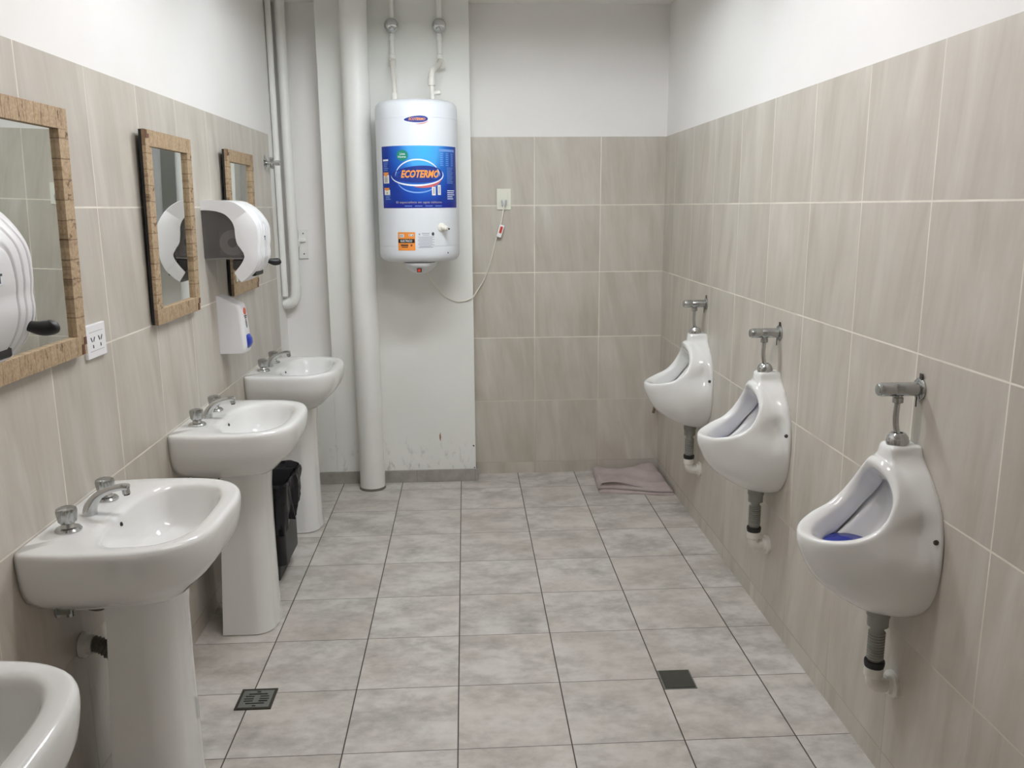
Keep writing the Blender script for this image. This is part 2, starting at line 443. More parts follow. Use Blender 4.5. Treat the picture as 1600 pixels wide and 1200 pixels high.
# scuffs on the column paint: knocked-off plaster
def chip(name, x, z, w, h, label, m, n=9):
    pts = []
    for k in range(n):
        a = 2 * PI * k / n; q = random.uniform(0.6, 1.1)
        pts.append((x + w * q * math.cos(a), z + h * q * math.sin(a)))
    r = [[(px, YC - t, pz) for px, pz in pts] for t in (-0.001, 0.0012)]
    o = build(name, *loft(r, True, True), m, smooth=False)
    return tag(o, label, 'wall damage')
chip('plaster_chip', -0.118, 0.272, 0.006, 0.034, 'brown gouge in the white column paint, below the water heater', M['damage'])
chip('paint_chip', 0.077, 0.215, 0.006, 0.006, 'upper of two small dark paint chips at the column corner', M['ink'])
chip('paint_chip', 0.080, 0.080, 0.005, 0.004, 'lower small dark paint chip at the column corner, just above the skirting', M['ink'])

# ------------------------------------------------------------------ ceiling lamp
LX, LZ, LH, LW = 0.10, 2.577, 0.45, 0.11
def make_lamp(y, label, mt='tube'):
    t = thing('ceiling_light', label, 'light', (LX, y, LZ), 'ceiling lights')
    hb = MB()
    hb.add(*box(-LH - 0.04, LH + 0.04, -LW, LW, HC - 0.02 - LZ, HC - LZ))
    for s in (-1, 1):
        a, b_ = sorted((s * LW, s * (LW - 0.006))); hb.add(*box(-LH - 0.04, LH + 0.04, a, b_, 0, HC - 0.02 - LZ))
        a, b_ = sorted((s * (LH + 0.04), s * (LH + 0.034))); hb.add(*box(a, b_, -LW + 0.006, LW - 0.006, 0, HC - 0.02 - LZ))
    hb.obj('housing', M['housing'], t, smooth=False)
    for s in (-1, 1):
        build('light_tube', *tube([(-LH, s * 0.055, 0.0145), (LH, s * 0.055, 0.0145)], 0.0125, 20), M[mt], t)
    return t
make_lamp(-0.25, 'nearer of two white twin tube ceiling lights, over the nearest urinal')
make_lamp(1.02, 'farther of two white twin tube ceiling lights, over the middle urinal', 'tube_cool')

# ------------------------------------------------------------------ washbasins
def smooth01(t): t = max(0, min(1, t)); return t * t * (3 - 2 * t)
def ray_resample(poly, c, n):
    """star-shaped closed polygon -> n points at equal angles from centre c"""
    out = []
    k = len(poly)
    for j in range(n):
        a = 2 * PI * (j + 0.5) / n; dx, dy = math.cos(a), math.sin(a); best = None
        for i in range(k):
            x1, y1 = poly[i][0] - c[0], poly[i][1] - c[1]; x2, y2 = poly[(i + 1) % k][0] - c[0], poly[(i + 1) % k][1] - c[1]
            ex, ey = x2 - x1, y2 - y1; den = dx * ey - dy * ex
            if abs(den) < 1e-12: continue
            t = (x1 * ey - y1 * ex) / den; s = (x1 * dy - y1 * dx) / den
            if t > 0 and -1e-6 <= s <= 1 + 1e-6 and (best is None or t > best): best = t
        out.append((c[0] + dx * best, c[1] + dy * best))
    return out
BN = 144
def basin_outer():
    pts = []
    cx, ax, hy, n = 0.13, 0.283, 0.288, 3.3
    for k in range(61):
        t = -PI / 2 + PI * k / 60
        c_, s_ = math.cos(t), math.sin(t)
        pts.append((cx + ax * abs(c_) ** (2 / n), hy * math.copysign(abs(s_) ** (2 / n), s_)))
    for k in range(1, 8): pts.append((cx * (1 - k / 7.6), hy - 0.016 * (k / 7.6) ** 1.5))
    pts += [(0.004, 0.271), (0.0, 0.266)]
    pts += [(0.0, 0.26 - 0.52 * k / 20) for k in range(21)]
    pts += [(0.0, -0.266), (0.004, -0.271)]
    for k in range(7, 0, -1): pts.append((cx * (1 - k / 7.6), -(hy - 0.016 * (k / 7.6) ** 1.5)))
    return pts
def basin_inner():
    pts = []
    cx, n = 0.235, 3.0
    for k in range(120):
        t = 2 * PI * k / 120; c_, s_ = math.cos(t), math.sin(t)
        ax = 0.128 if c_ > 0 else 0.100
        pts.append((cx + ax * math.copysign(abs(c_) ** (2 / n), c_), 0.226 * math.copysign(abs(s_) ** (2 / n), s_)))
    return pts
BC = (0.215, 0.0)
RO = ray_resample(basin_outer(), BC, BN); RI = ray_resample(basin_inner(), BC, BN)
def scaled(R, k, c=BC): return [(c[0] + (x - c[0]) * k, c[1] + (y - c[1]) * k) for x, y in R]
def inset(R, d, keep_back=True):
    out = []
    for x, y in R:
        L = math.hypot(x - BC[0], y - BC[1]); k = (L - d) / L
        nx, ny = BC[0] + (x - BC[0]) * k, BC[1] + (y - BC[1]) * k
        if keep_back and x < 0.03: nx = x + (nx - x) * (x / 0.03)
        out.append((nx, ny))
    return out
def zlow(x): return -0.112 + 0.012 * smooth01((x - 0.13) / 0.28)
def make_basin_mesh():
    rings = []
    ped = []  # small rounded rectangle where the bowl meets the pedestal
    for x, y in scaled(RO, 0.42, (0.19, 0)): ped.append((x, y))
    rings.append([(x, y, -0.206) for x, y in scaled(ped, 0.5)])
    rings.append([(x, y, -0.205) for x, y in scaled(ped, 0.9)])
    rings.append([(x, y, -0.190 if x > 0.03 else -0.165) for x, y in inset(RO, 0.135)])
    rings.append([(x, y, -0.172) for x, y in inset(RO, 0.100)])
    rings.append([(x, y, zlow(x) - 0.040) for x, y in inset(RO, 0.064)])
    rings.append([(x, y, zlow(x) - 0.022) for x, y in inset(RO, 0.038)])
    rings.append([(x, y, zlow(x) - 0.002) for x, y in inset(RO, 0.020)])
    rings.append([(x, y, zlow(x) + 0.022) for x, y in inset(RO, 0.0085)])
    rings.append([(x, y, zlow(x) + 0.048) for x, y in inset(RO, 0.003)])
    rings.append([(x, y, -0.030) for x, y in RO])
    rings.append([(x, y, -0.014) for x, y in RO])
    rings.append([(x, y, -0.006) for x, y in inset(RO, 0.003)])
    rings.append([(x, y, -0.0015) for x, y in inset(RO, 0.008)])
    rings.append([(x, y, 0.0) for x, y in inset(RO, 0.015)])
    def between(t, z):
        return [(a[0] + (b_[0] - a[0]) * t, a[1] + (b_[1] - a[1]) * t, z) for a, b_ in zip(inset(RO, 0.015), RI)]
    rings.append(between(0.45, -0.001)); rings.append(between(0.8, -0.003))
    rings.append(between(1.0, -0.008))
    for k, z in ((0.972, -0.018), (0.945, -0.034), (0.91, -0.058), (0.86, -0.084), (0.77, -0.106), (0.62, -0.119), (0.42, -0.127), (0.22, -0.131), (0.09, -0.133)):
        rings.append([(x + (1 - k) * -0.02, y, z) for x, y in scaled(RI, k, (0.225, 0))])
    return loft(rings, True, True)

def make_washbasin(label, detail):
    t = thing('washbasin', label, 'washbasin', (XL + 0.0013, 0, 0), 'washbasins along the left wall')
    ZR = 0.832
    b_ = build('basin', *make_basin_mesh(), M['porcelain'], t, angle=80, loc=(0, 0, ZR))
    # pedestal: D-shaped, open towards the wall
    rings = []
    for z, xb, xf, hw in ((0.0, 0.092, 0.276, 0.122), (0.004, 0.088, 0.282, 0.126), (0.05, 0.090, 0.276, 0.121), (0.35, 0.105, 0.274, 0.116), (0.55, 0.118, 0.276, 0.114), (0.645, 0.122, 0.284, 0.120), (0.70, 0.124, 0.292, 0.126)):
        r = 0.075; pts = [(xb, -hw)]
        pts += [(xf - r + r * math.cos(-PI / 2 + PI / 2 * k / 12) * 0.92, -hw + r + r * math.sin(-PI / 2 + PI / 2 * k / 12)) for k in range(13)]
        pts += [(xf - 0.006 + 0.006 * (1 - (y / (hw - r)) ** 2), y) for y in [(-1 + 2 * k / 6) * (hw - r) for k in range(1, 6)]]
        pts += [(xf - r + r * math.cos(PI / 2 * k / 12) * 0.92, hw - r + r * math.sin(PI / 2 * k / 12)) for k in range(13)]
        pts += [(xb, hw), (xb, hw - 0.014), (xf - 0.05, hw - 0.05), (xf - 0.05, -hw + 0.05), (xb, -hw + 0.014)]
        rings.append([(x, y, z) for x, y in pts])
    build('pedestal', *loft(rings, True, True), M['porcelain'], t, angle=50)
    # taps
    for s, dy in ((0, -0.112), (1, 0.112)):
        y = dy - 0.008; x = 0.058
        tp = MB().add(*lathe([(0, 0.031), (0.003, 0.031), (0.008, 0.027), (0.010, 0.018), (0.016, 0.015), (0.022, 0.013)], (x, y, ZR - 0.001), (0, 0, 1), 28)).obj('tap', M['chrome'], t)
        kn = []
        for z, r in ((0.018, 0.016), (0.022, 0.021), (0.048, 0.0245), (0.055, 0.0230), (0.058, 0.016)):
            ring = []
            for k in range(40):
                a = 2 * PI * k / 40; q = 1 - 0.10 * abs(math.cos(4 * a)) ** 6
                ring.append((x + r * q * math.cos(a), y + r * q * math.sin(a), ZR + z))
            kn.append(ring)
        build('tap_knob', *loft(kn, True, True), M['dull_chrome'], tp, angle=40)
    # spout: flattened arm that rises forward and dips at the mouth
    path = catmull([(0.062, -0.010, ZR - 0.001), (0.068, -0.010, ZR + 0.022), (0.088, -0.010, ZR + 0.048), (0.120, -0.010, ZR + 0.064), (0.150, -0.010, ZR + 0.070), (0.166, -0.010, ZR + 0.069)], 6)
    rr = []
    for i, p in enumerate(path):
        f_ = i / (len(path) - 1); rw = 0.021 - 0.009 * smooth01(f_ * 1.5); rh = 0.018 - 0.009 * smooth01(f_ * 1.7)
        a = path[max(0, i - 1)]; c = path[min(len(path) - 1, i + 1)]
        tg = (Vector(c) - Vector(a)).normalized(); up = Vector((0, 1, 0)).cross(tg) * -1
        rr.append([tuple(Vector(p) + Vector((0, 1, 0)) * rw * math.cos(k) + up * rh * math.sin(k)) for k in [2 * PI * j / 20 for j in range(20)]])
    sp = MB().add(*loft(rr, True, True)).add(*lathe([(0, 0.0098), (0.016, 0.0098), (0.017, 0.008)], (0.158, -0.010, ZR + 0.068), (0.12, 0, -1), 20))
    s_ = sp.obj('spout', M['chrome'], t, angle=60)
    build('aerator', *lathe([(0, 0.0075), (0.003, 0.0075)], (0.160, -0.010, ZR + 0.0515), (0.12, 0, -1), 16), M['dark'], s_)
    build('overflow_hole', *lathe([(0, 0.0055), (0.004, 0.0055)], (0.1370, -0.012, ZR - 0.030), (1, 0, 0.35), 16), M['dark'], t)
    build('drain_fitting', *lathe([(0, 0.026), (0.003, 0.026), (0.004, 0.020), (0.002, 0.016)], (0.222, 0, ZR - 0.1325), (0, 0, 1), 28), M['chrome'], t)
    # supply hoses and waste pipe behind the pedestal
    for dy, tx in ((-0.105, 1), (0.115, 1)):
        vb = MB().add(*tube([(0.0, dy, 0.612), (0.035, dy, 0.612)], 0.010)).add(*lathe([(0, 0.017), (0.004, 0.017)], (0.0, dy, 0.612), (1, 0, 0), 20)).add(*tube([(0.030, dy, 0.598), (0.030, dy, 0.650)], 0.009)).obj('stop_valve', M['dull_chrome'], t)
        build('supply_hose', *tube(catmull([(0.030, dy, 0.650), (0.045, dy, 0.640), (0.075, dy * 0.98, 0.618), (0.105, dy * 0.92, 0.612), (0.128, dy * 0.80, 0.630), (0.134, dy * 0.7, 0.68)], 6), 0.006, 12), M['dark_hose'], t)
    wp = catmull([(0.012, 0.0, 0.462), (0.034, 0.0, 0.463), (0.060, 0.0, 0.450), (0.095, 0.0, 0.418), (0.140, 0.0, 0.39), (0.18, 0.0, 0.42), (0.19, 0.0, 0.52), (0.20, 0, 0.63)], 14)
    wr = [0.0205 + 0.0022 * math.sin(i * 1.6) for i in range(len(wp))]
    build('waste_hose', *tube(wp, wr, 20), M['dark_hose'], t)
    build('pipe_flange', *lathe([(0, 0.034), (0.010, 0.033), (0.016, 0.026), (0.030, 0.025)], (0.0, 0.0, 0.462), (1, 0, 0), 28), M['pvc'], t)
    return t
basin1 = make_washbasin('second nearest washbasin on the left wall, seen whole with its knobs and spout', True)
basin1.location = (XL + 0.0013, -0.148, 0)
for y, lab in ((-1.165, 'nearest washbasin, only its rounded front corner showing in the lower left'),
               (0.872, 'third washbasin from the front, standing just before the black bin'),
               (1.905, 'farthest washbasin, nearest the thick white pipe, behind the black bin')):
    c = copy_tree(basin1); c.location = (XL + 0.0013, y, 0.0); c['label'] = lab

# ------------------------------------------------------------------ urinals
def half(pts): return [(y, z, d) for y, z, d in pts] + [(-y, z, d) for y, z, d in pts[-2:0:-1]]
UL = [
 [(0, .985, 0), (.032, .985, 0), (.050, .957, 0), (.100, .915, 0), (.152, .85, 0), (.172, .77, 0), (.168, .68, 0), (.140, .60, 0), (.07, .538, 0), (0, .532, 0)],
 [(0, .988, .006), (.034, .987, .006), (.052, .958, .010), (.102, .917, .010), (.154, .851, .010), (.174, .77, .010), (.170, .68, .010), (.141, .598, .010), (.07, .535, .010), (0, .530, .010)],
 [(0, .988, .045), (.035, .987, .045), (.049, .957, .037), (.099, .918, .026), (.147, .855, .024), (.146, .790, .024), (.172, .700, .035), (.141, .60, .050), (.07, .537, .055), (0, .531, .055)],
 [(0, .986, .079), (.032, .984, .076), (.046, .955, .066), (.094, .918, .044), (.134, .858, .040), (.132, .798, .044), (.168, .705, .072), (.138, .612, .115), (.068, .560, .135), (0, .553, .140)],
 [(0, .966, .088), (.031, .961, .083), (.058, .941, .072), (.100, .902, .062), (.128, .852, .063), (.135, .800, .080), (.157, .735, .120), (.134, .668, .170), (.073, .628, .222), (0, .618, .238)],
 [(0, .953, .090), (.040, .948, .087), (.075, .926, .080), (.107, .890, .079), (.126, .848, .090), (.137, .806, .114), (.139, .768, .152), (.123, .735, .204), (.071, .710, .262), (0, .702, .286)],
 [(0, .950, .098), (.040, .944, .096), (.075, .922, .090), (.105, .888, .092), (.121, .850, .106), (.130, .812, .130), (.130, .782, .165), (.115, .762, .215), (.068, .747, .268), (0, .743, .293)],
 [(0, .940, .107), (.037, .933, .105), (.069, .912, .099), (.096, .881, .099), (.111, .847, .108), (.118, .814, .128), (.117, .787, .160), (.104, .768, .205), (.062, .754, .258), (0, .752, .282)],
 [(0, .924, .104), (.033, .917, .100), (.062, .900, .094), (.087, .872, .093), (.100, .842, .099), (.104, .812, .116), (.102, .786, .145), (.092, .764, .184), (.056, .748, .236), (0, .746, .259)],
 [(0, .914, .092), (.031, .908, .088), (.058, .893, .080), (.083, .866, .077), (.096, .836, .084), (.100, .804, .102), (.098, .776, .132), (.088, .752, .172), (.053, .735, .222), (0, .733, .244)],
 [(0, .888, .068), (.031, .883, .061), (.058, .871, .048), (.083, .851, .040), (.097, .823, .050), (.101, .790, .077), (.099, .758, .107), (.088, .728, .148), (.055, .709, .200), (0, .706, .222)],
 [(0, .915, .056), (.040, .908, .050), (.074, .890, .038), (.104, .862, .030), (.120, .824, .040), (.124, .786, .068), (.121, .744, .098), (.106, .708, .140), (.064, .684, .194), (0, .680, .216)],
 [(0, .880, .054), (.029, .875, .047), (.054, .866, .034), (.078, .846, .026), (.092, .818, .036), (.096, .784, .063), (.094, .751, .093), (.083, .720, .134), (.051, .701, .186), (0, .698, .208)],
 [(0, .840, .026), (.027, .836, .024), (.047, .820, .022), (.063, .800, .022), (.073, .770, .028), (.075, .735, .046), (.073, .705, .072), (.060, .680, .100), (.034, .665, .135), (0, .662, .145)],
 [(0, .800, .024), (.013, .798, .024), (.022, .788, .024), (.030, .765, .027), (.035, .738, .038), (.036, .715, .052), (.033, .694, .070), (.026, .678, .088), (.014, .668, .100), (0, .665, .104)],
]
def urinal_mesh():
    loops = [catmull(half(L), 6, closed=True) for L in UL]
    n = len(loops[0]); K = len(loops); rings = [[None] * n for _ in range((K - 1) * 4 + 1)]
    for j in range(n):
        c = catmull([loops[i][j] for i in range(K)], 4)
        for i, p in enumerate(c): rings[i][j] = (-max(p[2], 0.0), p[0], p[1])
    return loft(rings, True, True)
def make_urinal(label):
    t = thing('urinal', label, 'urinal', (XR, 0, 0), 'urinals along the right wall')
    build('bowl', *urinal_mesh(), M['porcelain'], t, angle=85)
    # flush valve
    zv = 1.132
    v = MB().add(*lathe([(0.0, 0.029), (0.004, 0.029), (0.007, 0.026), (0.008, 0.018), (0.066, 0.018), (0.068, 0.0165), (0.071, 0.0165), (0.073, 0.018), (0.104, 0.0175), (0.108, 0.015), (0.108, 0.0)], (0, 0, zv), (-1, 0, 0), 32))
    v.add(*lathe([(0, 0.010), (0.010, 0.010), (0.011, 0.0135), (0.024, 0.0135), (0.026, 0.010), (0.026, 0.0)], (-0.057, 0, zv - 0.010), (0, 0, -1), 20))
    fv = v.obj('flush_valve', M['dull_chrome'], t, angle=40)
    build('push_button', *lathe([(0, 0.0158), (0.004, 0.0155), (0.006, 0.013)], (-0.107, 0, zv), (-1, 0, 0), 28), M['dull_chrome'], fv)
    build('escutcheon_scrap', *box(-0.006, -0.003, -0.012, 0.0, zv + 0.02, zv + 0.041), M['screw'], fv, smooth=False)
    build('loose_pin', *tube([(-0.012, -0.006, zv - 0.018), (-0.012, -0.006, zv - 0.045)], 0.0018, 8), M['screw'], fv)
    build('flush_pipe', *tube(catmull([(-0.057, 0, zv - 0.030), (-0.058, 0.001, zv - 0.07), (-0.056, -0.001, zv - 0.10), (-0.050, -0.004, zv - 0.125)], 6), 0.0075, 16), M['chrome'], t)
    build('cone_cap', *lathe([(0, 0.027), (0.010, 0.0285), (0.022, 0.0255), (0.032, 0.018), (0.0325, 0.012), (0.026, 0.011)], (-0.050, -0.003, 0.986), (0, 0, 1), 32), M['chrome'], t)
    for s in (-1, 1):
        build('fixing_screw', *lathe([(0, 0.007), (0.002, 0.0068), (0.004, 0.004)], (-0.0175, s * 0.1655, 0.782), (-0.25, s, 0), 14), M['screw'], t)
    # trap
    build('trap_nut', *lathe([(0.035, 0.020), (0.0, 0.031), (-0.022, 0.031), (-0.025, 0.028), (-0.052, 0.0275), (-0.055, 0.018)], (-0.058, 0, 0.530), (0, 0, 1), 28), M['grey_plastic'], t)
    prof = [(0.49, 0.0175), (0.462, 0.0175)]
    for k in range(10):
        z = 0.460 - k * 0.0082; prof += [(z, 0.0185), (z - 0.002, 0.0225), (z - 0.0045, 0.0225), (z - 0.0065, 0.0185)]
    prof += [(0.376, 0.0178), (0.350, 0.0178)]
    build('corrugated_pipe', *lathe([(a, r) for a, r in prof], (-0.058, 0, 0), (0, 0, 1), 28), M['grey_plastic'], t, angle=25)
    build('rubber_ring', *lathe([(0, 0.019), (0, 0.0255), (0.012, 0.0275), (0.018, 0.0265), (0.018, 0.018)], (-0.058, 0, 0.356), (0, 0, 1), 28), M['black_rubber'], t)
    ep = catmull([(-0.058, 0, 0.358), (-0.058, 0, 0.335), (-0.056, 0, 0.312), (-0.045, 0, 0.300), (-0.028, 0, 0.298), (-0.003, 0, 0.300)], 6)
    er = [0.0255 if p[2] > 0.33 else 0.021 for p in ep]
    MB().add(*tube(ep, er, 24)).add(*lathe([(-0.001, 0.037), (0.008, 0.037), (0.012, 0.028), (0.022, 0.026)], (0, 0, 0.300), (-1, 0, 0), 28)).obj('drain_elbow', M['pvc'], t)
    return t
ur = make_urinal('nearest urinal on the right wall, the largest, with a blue screen in its bowl')
ur.location = (XR, -0.215, 0)
UY = [-0.215, 0.775, 1.750]
for y, lab in ((UY[1], 'middle urinal of the three on the right wall'),
               (UY[2], 'farthest urinal, beside the rear wall corner above the cloth')):
    c = copy_tree(ur); c.location = (XR, y, 0); c['label'] = lab
# maker's mark on the rim top
def screen(y, lab):
    rings = []
    for sc, z in ((0.96, 0.7060), (1.0, 0.7080), (1.0, 0.7120), (0.96, 0.7140), (0.5, 0.7145), (0.1, 0.7147)):
        rings.append([(XR - 0.150 - sc * 0.067 * math.cos(a), y + sc * 0.085 * math.sin(a), z) for a in [2 * PI * k / 40 for k in range(40)]])
    o = build('urinal_screen', *loft(rings, True, True), M['blue'])
    tag(o, lab, 'urinal screen', 'blue urinal screens')
screen(UY[0], 'dark blue screen lying in the bowl of the nearest urinal')
screen(UY[1], 'dark blue screen lying in the bowl of the middle urinal')

# ------------------------------------------------------------------ text helper
def text_mesh(body, size, font_shear=0.0, align='CENTER', bold=0.0):
    c = bpy.data.curves.new('txt', 'FONT'); c.body = body; c.size = size; c.align_x = align; c.align_y = 'CENTER'
    c.shear = font_shear; c.offset = bold; c.resolution_u = 2
    o = bpy.data.objects.new('txt', c); col.objects.link(o)
    dg = bpy.context.evaluated_depsgraph_get(); dg.update()
    me = bpy.data.meshes.new_from_object(o.evaluated_get(dg))
    v = [tuple(q.co) for q in me.vertices]; f = [tuple(p.vertices) for p in me.polygons]
    bpy.data.objects.remove(o); bpy.data.meshes.remove(me); bpy.data.curves.remove(c)
    return v, f
def fit_text(body, width, height, **kw):
    v, f = text_mesh(body, 1.0, **kw)
    x0 = min(a[0] for a in v); x1 = max(a[0] for a in v); y0 = min(a[1] for a in v); y1 = max(a[1] for a in v)
    return [((a[0] - (x0 + x1) / 2) / (x1 - x0) * width, (a[1] - (y0 + y1) / 2) / (y1 - y0) * height) for a in v], f

# ------------------------------------------------------------------ water heater
HX, HY, HR = -0.192, 2.318, 0.211
heater = thing('water_heater', 'white cylindrical electric water heater with a blue label hung on the column', 'water heater', (HX, HY, 1.32))
HP = []
def hp(o): HP.append(o); return o
prof = [(1.318, 0.0), (1.318, 0.150), (1.320, 0.178), (1.328, 0.196), (1.342, 0.207), (1.362, HR), (1.398, HR), (1.3985, HR - 0.0015), (1.4015, HR - 0.0015), (1.402, HR),
        (2.030, HR), (2.0305, HR - 0.0015), (2.0335, HR - 0.0015), (2.034, HR), (2.082, HR), (2.104, 0.206), (2.117, 0.194), (2.124, 0.172), (2.128, 0.12), (2.129, 0.0)]
tank = hp(build('tank', *lathe(prof, (HX, HY, 0), (0, 0, 1), 96), M['heater'], angle=30))
def cyl(s, z, off):
    a = s / HR; r = HR + off
    return (HX + r * math.sin(a), HY - r * math.cos(a), z)
def wrap(name, pts2, faces, off, m, parent, smooth=True):
    return build(name, [cyl(s, z, off) for s, z in pts2], faces, m, parent, smooth=smooth)
def patch(s0, s1, z0, z1, off, ns=24, nz=2):
    v = []; uv = []
    for j in range(nz + 1):
        for i in range(ns + 1):
            v.append(cyl(s0 + (s1 - s0) * i / ns, z0 + (z1 - z0) * j / nz, off)); uv.append((i / ns, j / nz))
    f = [(j * (ns + 1) + i, j * (ns + 1) + i + 1, (j + 1) * (ns + 1) + i + 1, (j + 1) * (ns + 1) + i) for j in range(nz) for i in range(ns)]
    return v, f, uv
def ellipse2(sc, zc, a, b_, n=48, pinch=0.0):
    """filled ellipse fan in label coordinates; pinch makes the left end sharper, like the badge"""
    pts = [(sc, zc)]
    for k in range(n):
        t = 2 * PI * k / n; x = math.cos(t); y = math.sin(t)
        y *= 1 - pinch * (0.5 - 0.5 * x)
        x2 = x * a; y2 = y * b_ + pinch * 0.25 * b_ * x
        pts.append((sc + x2, zc + y2))
    # rings so that the face follows the cylinder
    rings = [0.0, 0.33, 0.66, 1.0]; V = [(sc, zc)]; F = []
    for q in rings[1:]:
        V += [(sc + (p[0] - sc) * q, zc + (p[1] - zc) * q) for p in pts[1:]]
    for k in range(n): F.append((0, 1 + k, 1 + (k + 1) % n))
    for r_ in range(len(rings) - 2):
        o0 = 1 + r_ * n; o1 = 1 + (r_ + 1) * n
        for k in range(n): F.append((o0 + k, o1 + k, o1 + (k + 1) % n, o0 + (k + 1) % n))
    return V, F
def arcband(sc, zc, a, b_, t0, t1, w0, n=30, dz=0.0):
    V = []; F = []
    for k in range(n + 1):
        t = t0 + (t1 - t0) * k / n; w_ = w0 * math.sin(PI * k / n) ** 0.7
        V += [(sc + (a - w_) * math.cos(t), zc + (b_ - w_) * math.sin(t)), (sc + (a + w_) * math.cos(t), zc + (b_ + w_) * math.sin(t))]
    for k in range(n): F.append((2 * k, 2 * k + 1, 2 * k + 3, 2 * k + 2))
    return V, F
def textw(name, body, sc, zc, w_, h_, off, m, parent, **kw):
    v, f = fit_text(body, w_, h_, **kw)
    return wrap(name, [(sc + x, zc + y) for x, y in v], f, off, m, parent, smooth=False)
def bars(rects, off, m, name, parent):
    V = []; F = []
    for s0, s1, z0, z1 in rects:
        v, f, _ = patch(s0, s1, z0, z1, off, max(1, int((s1 - s0) / 0.012)), 1); k = len(V); V += v; F += [tuple(i + k for i in q) for q in f]
    return build(name, V, F, m, parent, smooth=False)

v, f, uv = patch(-0.201, 0.258, 1.593, 1.897, 0.0008, 36, 12)
lab = hp(build('front_label', v, f, M['label'], uvs=uv))
LK = []
def lk(o): LK.append(o); return o
# pale swirl rings, badge, brand lettering
V, F = arcband(0.010, 1.742, 0.118, 0.088, PI * 0.02, PI * 0.98, 0.0035); lk(wrap('ring_print', V, F, 0.0012, M['white_ink'], None))
V, F = arcband(0.010, 1.735, 0.108, 0.066, PI * 1.05, PI * 1.92, 0.0035); lk(wrap('ring_print', V, F, 0.0012, M['lightblue_ink'], None))
V, F = arcband(0.006, 1.756, 0.140, 0.052, PI * 1.0, PI * 2.16, 0.0045); lk(wrap('ring_print', V, F, 0.0013, M['white_ink'], None))
V, F = arcband(0.020, 1.748, 0.120, 0.052, PI * 1.42, PI * 1.92, 0.0065); lk(wrap('ring_print', V, F, 0.0015, M['swoosh'], None))
V, F = ellipse2(0.008, 1.758, 0.134, 0.048, 56, 0.28); lk(wrap('badge_print', V, F, 0.0017, M['oval_blue'], None))
lk(textw('lettering', 'ECOTERMO', 0.0225, 1.760, 0.196, 0.038, 0.0023, M['orange_ink'], None, font_shear=0.3, bold=0.035))
V, F = ellipse2(-0.066, 1.851, 0.031, 0.026, 32); lk(wrap('round_print', V, F, 0.0015, M['green_ink'], None))
lk(textw('lettering', 'Linea', -0.064, 1.858, 0.028, 0.011, 0.0021, M['white_ink'], None, bold=0.01))
lk(textw('lettering', 'Home', -0.067, 1.844, 0.042, 0.011, 0.0021, M['white_ink'], None, bold=0.01))
lk(textw('lettering', 'El especialista en agua caliente', 0.014, 1.620, 0.240, 0.013, 0.0016, M['gold_ink'], None))
# small print: left and right columns
small = []
for i in range(5): small.append((-0.186, -0.152 - 0.004 * (i % 3), 1.815 - i * 0.009, 1.818 - i * 0.009))
for i in range(3): small.append((-0.178, -0.142 - 0.006 * (i % 2), 1.652 - i * 0.008, 1.655 - i * 0.008))
for i in range(11): small.append((0.172, 0.222 - 0.005 * (i % 3), 1.790 - i * 0.0075, 1.7925 - i * 0.0075))
lk(bars(small, 0.0014, M['lightblue_ink'], 'small_print', None))
tb = [(0.126, 0.236, 1.870, 1.882)]
for i in range(7):
    z = 1.858 - i * 0.0095
    tb += [(0.130, 0.150 - 0.003 * (i % 2), z, z + 0.004), (0.166, 0.186, z, z + 0.004), (0.204, 0.224, z, z + 0.004)]
lk(bars(tb, 0.0014, M['lightblue_ink'], 'table_print', None))
wt = [(-0.190, -0.150, 1.825, 1.834)]
for i in range(5): wt.append((0.172, 0.232 - 0.012 * (i > 2) - 0.006 * (i % 2), 1.676 - i * 0.010, 1.680 - i * 0.010))
lk(bars(wt, 0.0015, M['white_ink'], 'heading_print', None))
lk(bars([(-0.060 + k * 0.052, -0.022 + k * 0.052, 1.601, 1.6045) for k in range(4)], 0.0015, M['lightblue_ink'], 'footer_print', None))
for q in [(-0.190, -0.148, 1.716, 1.757), (-0.186, -0.144, 1.659, 1.684), (0.080, 0.100, 1.655, 1.697), (0.112, 0.130, 1.657, 1.706)]: lk(bars([q], 0.0014, M['cream_plastic'], 'picture_print', None))
for q in [(-0.182, -0.158, 1.720, 1.748), (0.086, 0.094, 1.662, 1.690), (0.118, 0.124, 1.664, 1.698), (-0.170, -0.160, 1.664, 1.674)]: lk(bars([q], 0.0019, M['groove'], 'picture_print', None))
for q in [[(-0.190, -0.150, 1.760, 1.770), (-0.180, -0.160, 1.750, 1.760)], [(-0.186, -0.148, 1.686, 1.694), (-0.176, -0.156, 1.680, 1.686)]]: lk(bars(q, 0.0021, M['orange'], 'warning_print', None))
for o in LK:
    o.parent = lab
    if o.name.split('.')[0] in ('small_print', 'table_print', 'heading_print', 'footer_print'): o['kind'] = 'stuff'
# small badge at the top
V, F = ellipse2(0.009, 2.023, 0.066, 0.024, 48, 0.45); bg = hp(wrap('badge', V, F, 0.0006, M['white_ink'], None))
V, F = ellipse2(0.009, 2.023, 0.060, 0.0205, 48, 0.45); wrap('badge_print', V, F, 0.0013, M['oval_blue'], bg)
V, F = arcband(0.014, 2.019, 0.054, 0.0185, PI * 1.45, PI * 1.98, 0.002); wrap('swoosh_print', V, F, 0.0018, M['swoosh'], bg)
textw('lettering', 'ECOTERMO', 0.014, 2.0235, 0.082, 0.0125, 0.0021, M['orange_ink'], bg, font_shear=0.3, bold=0.02)
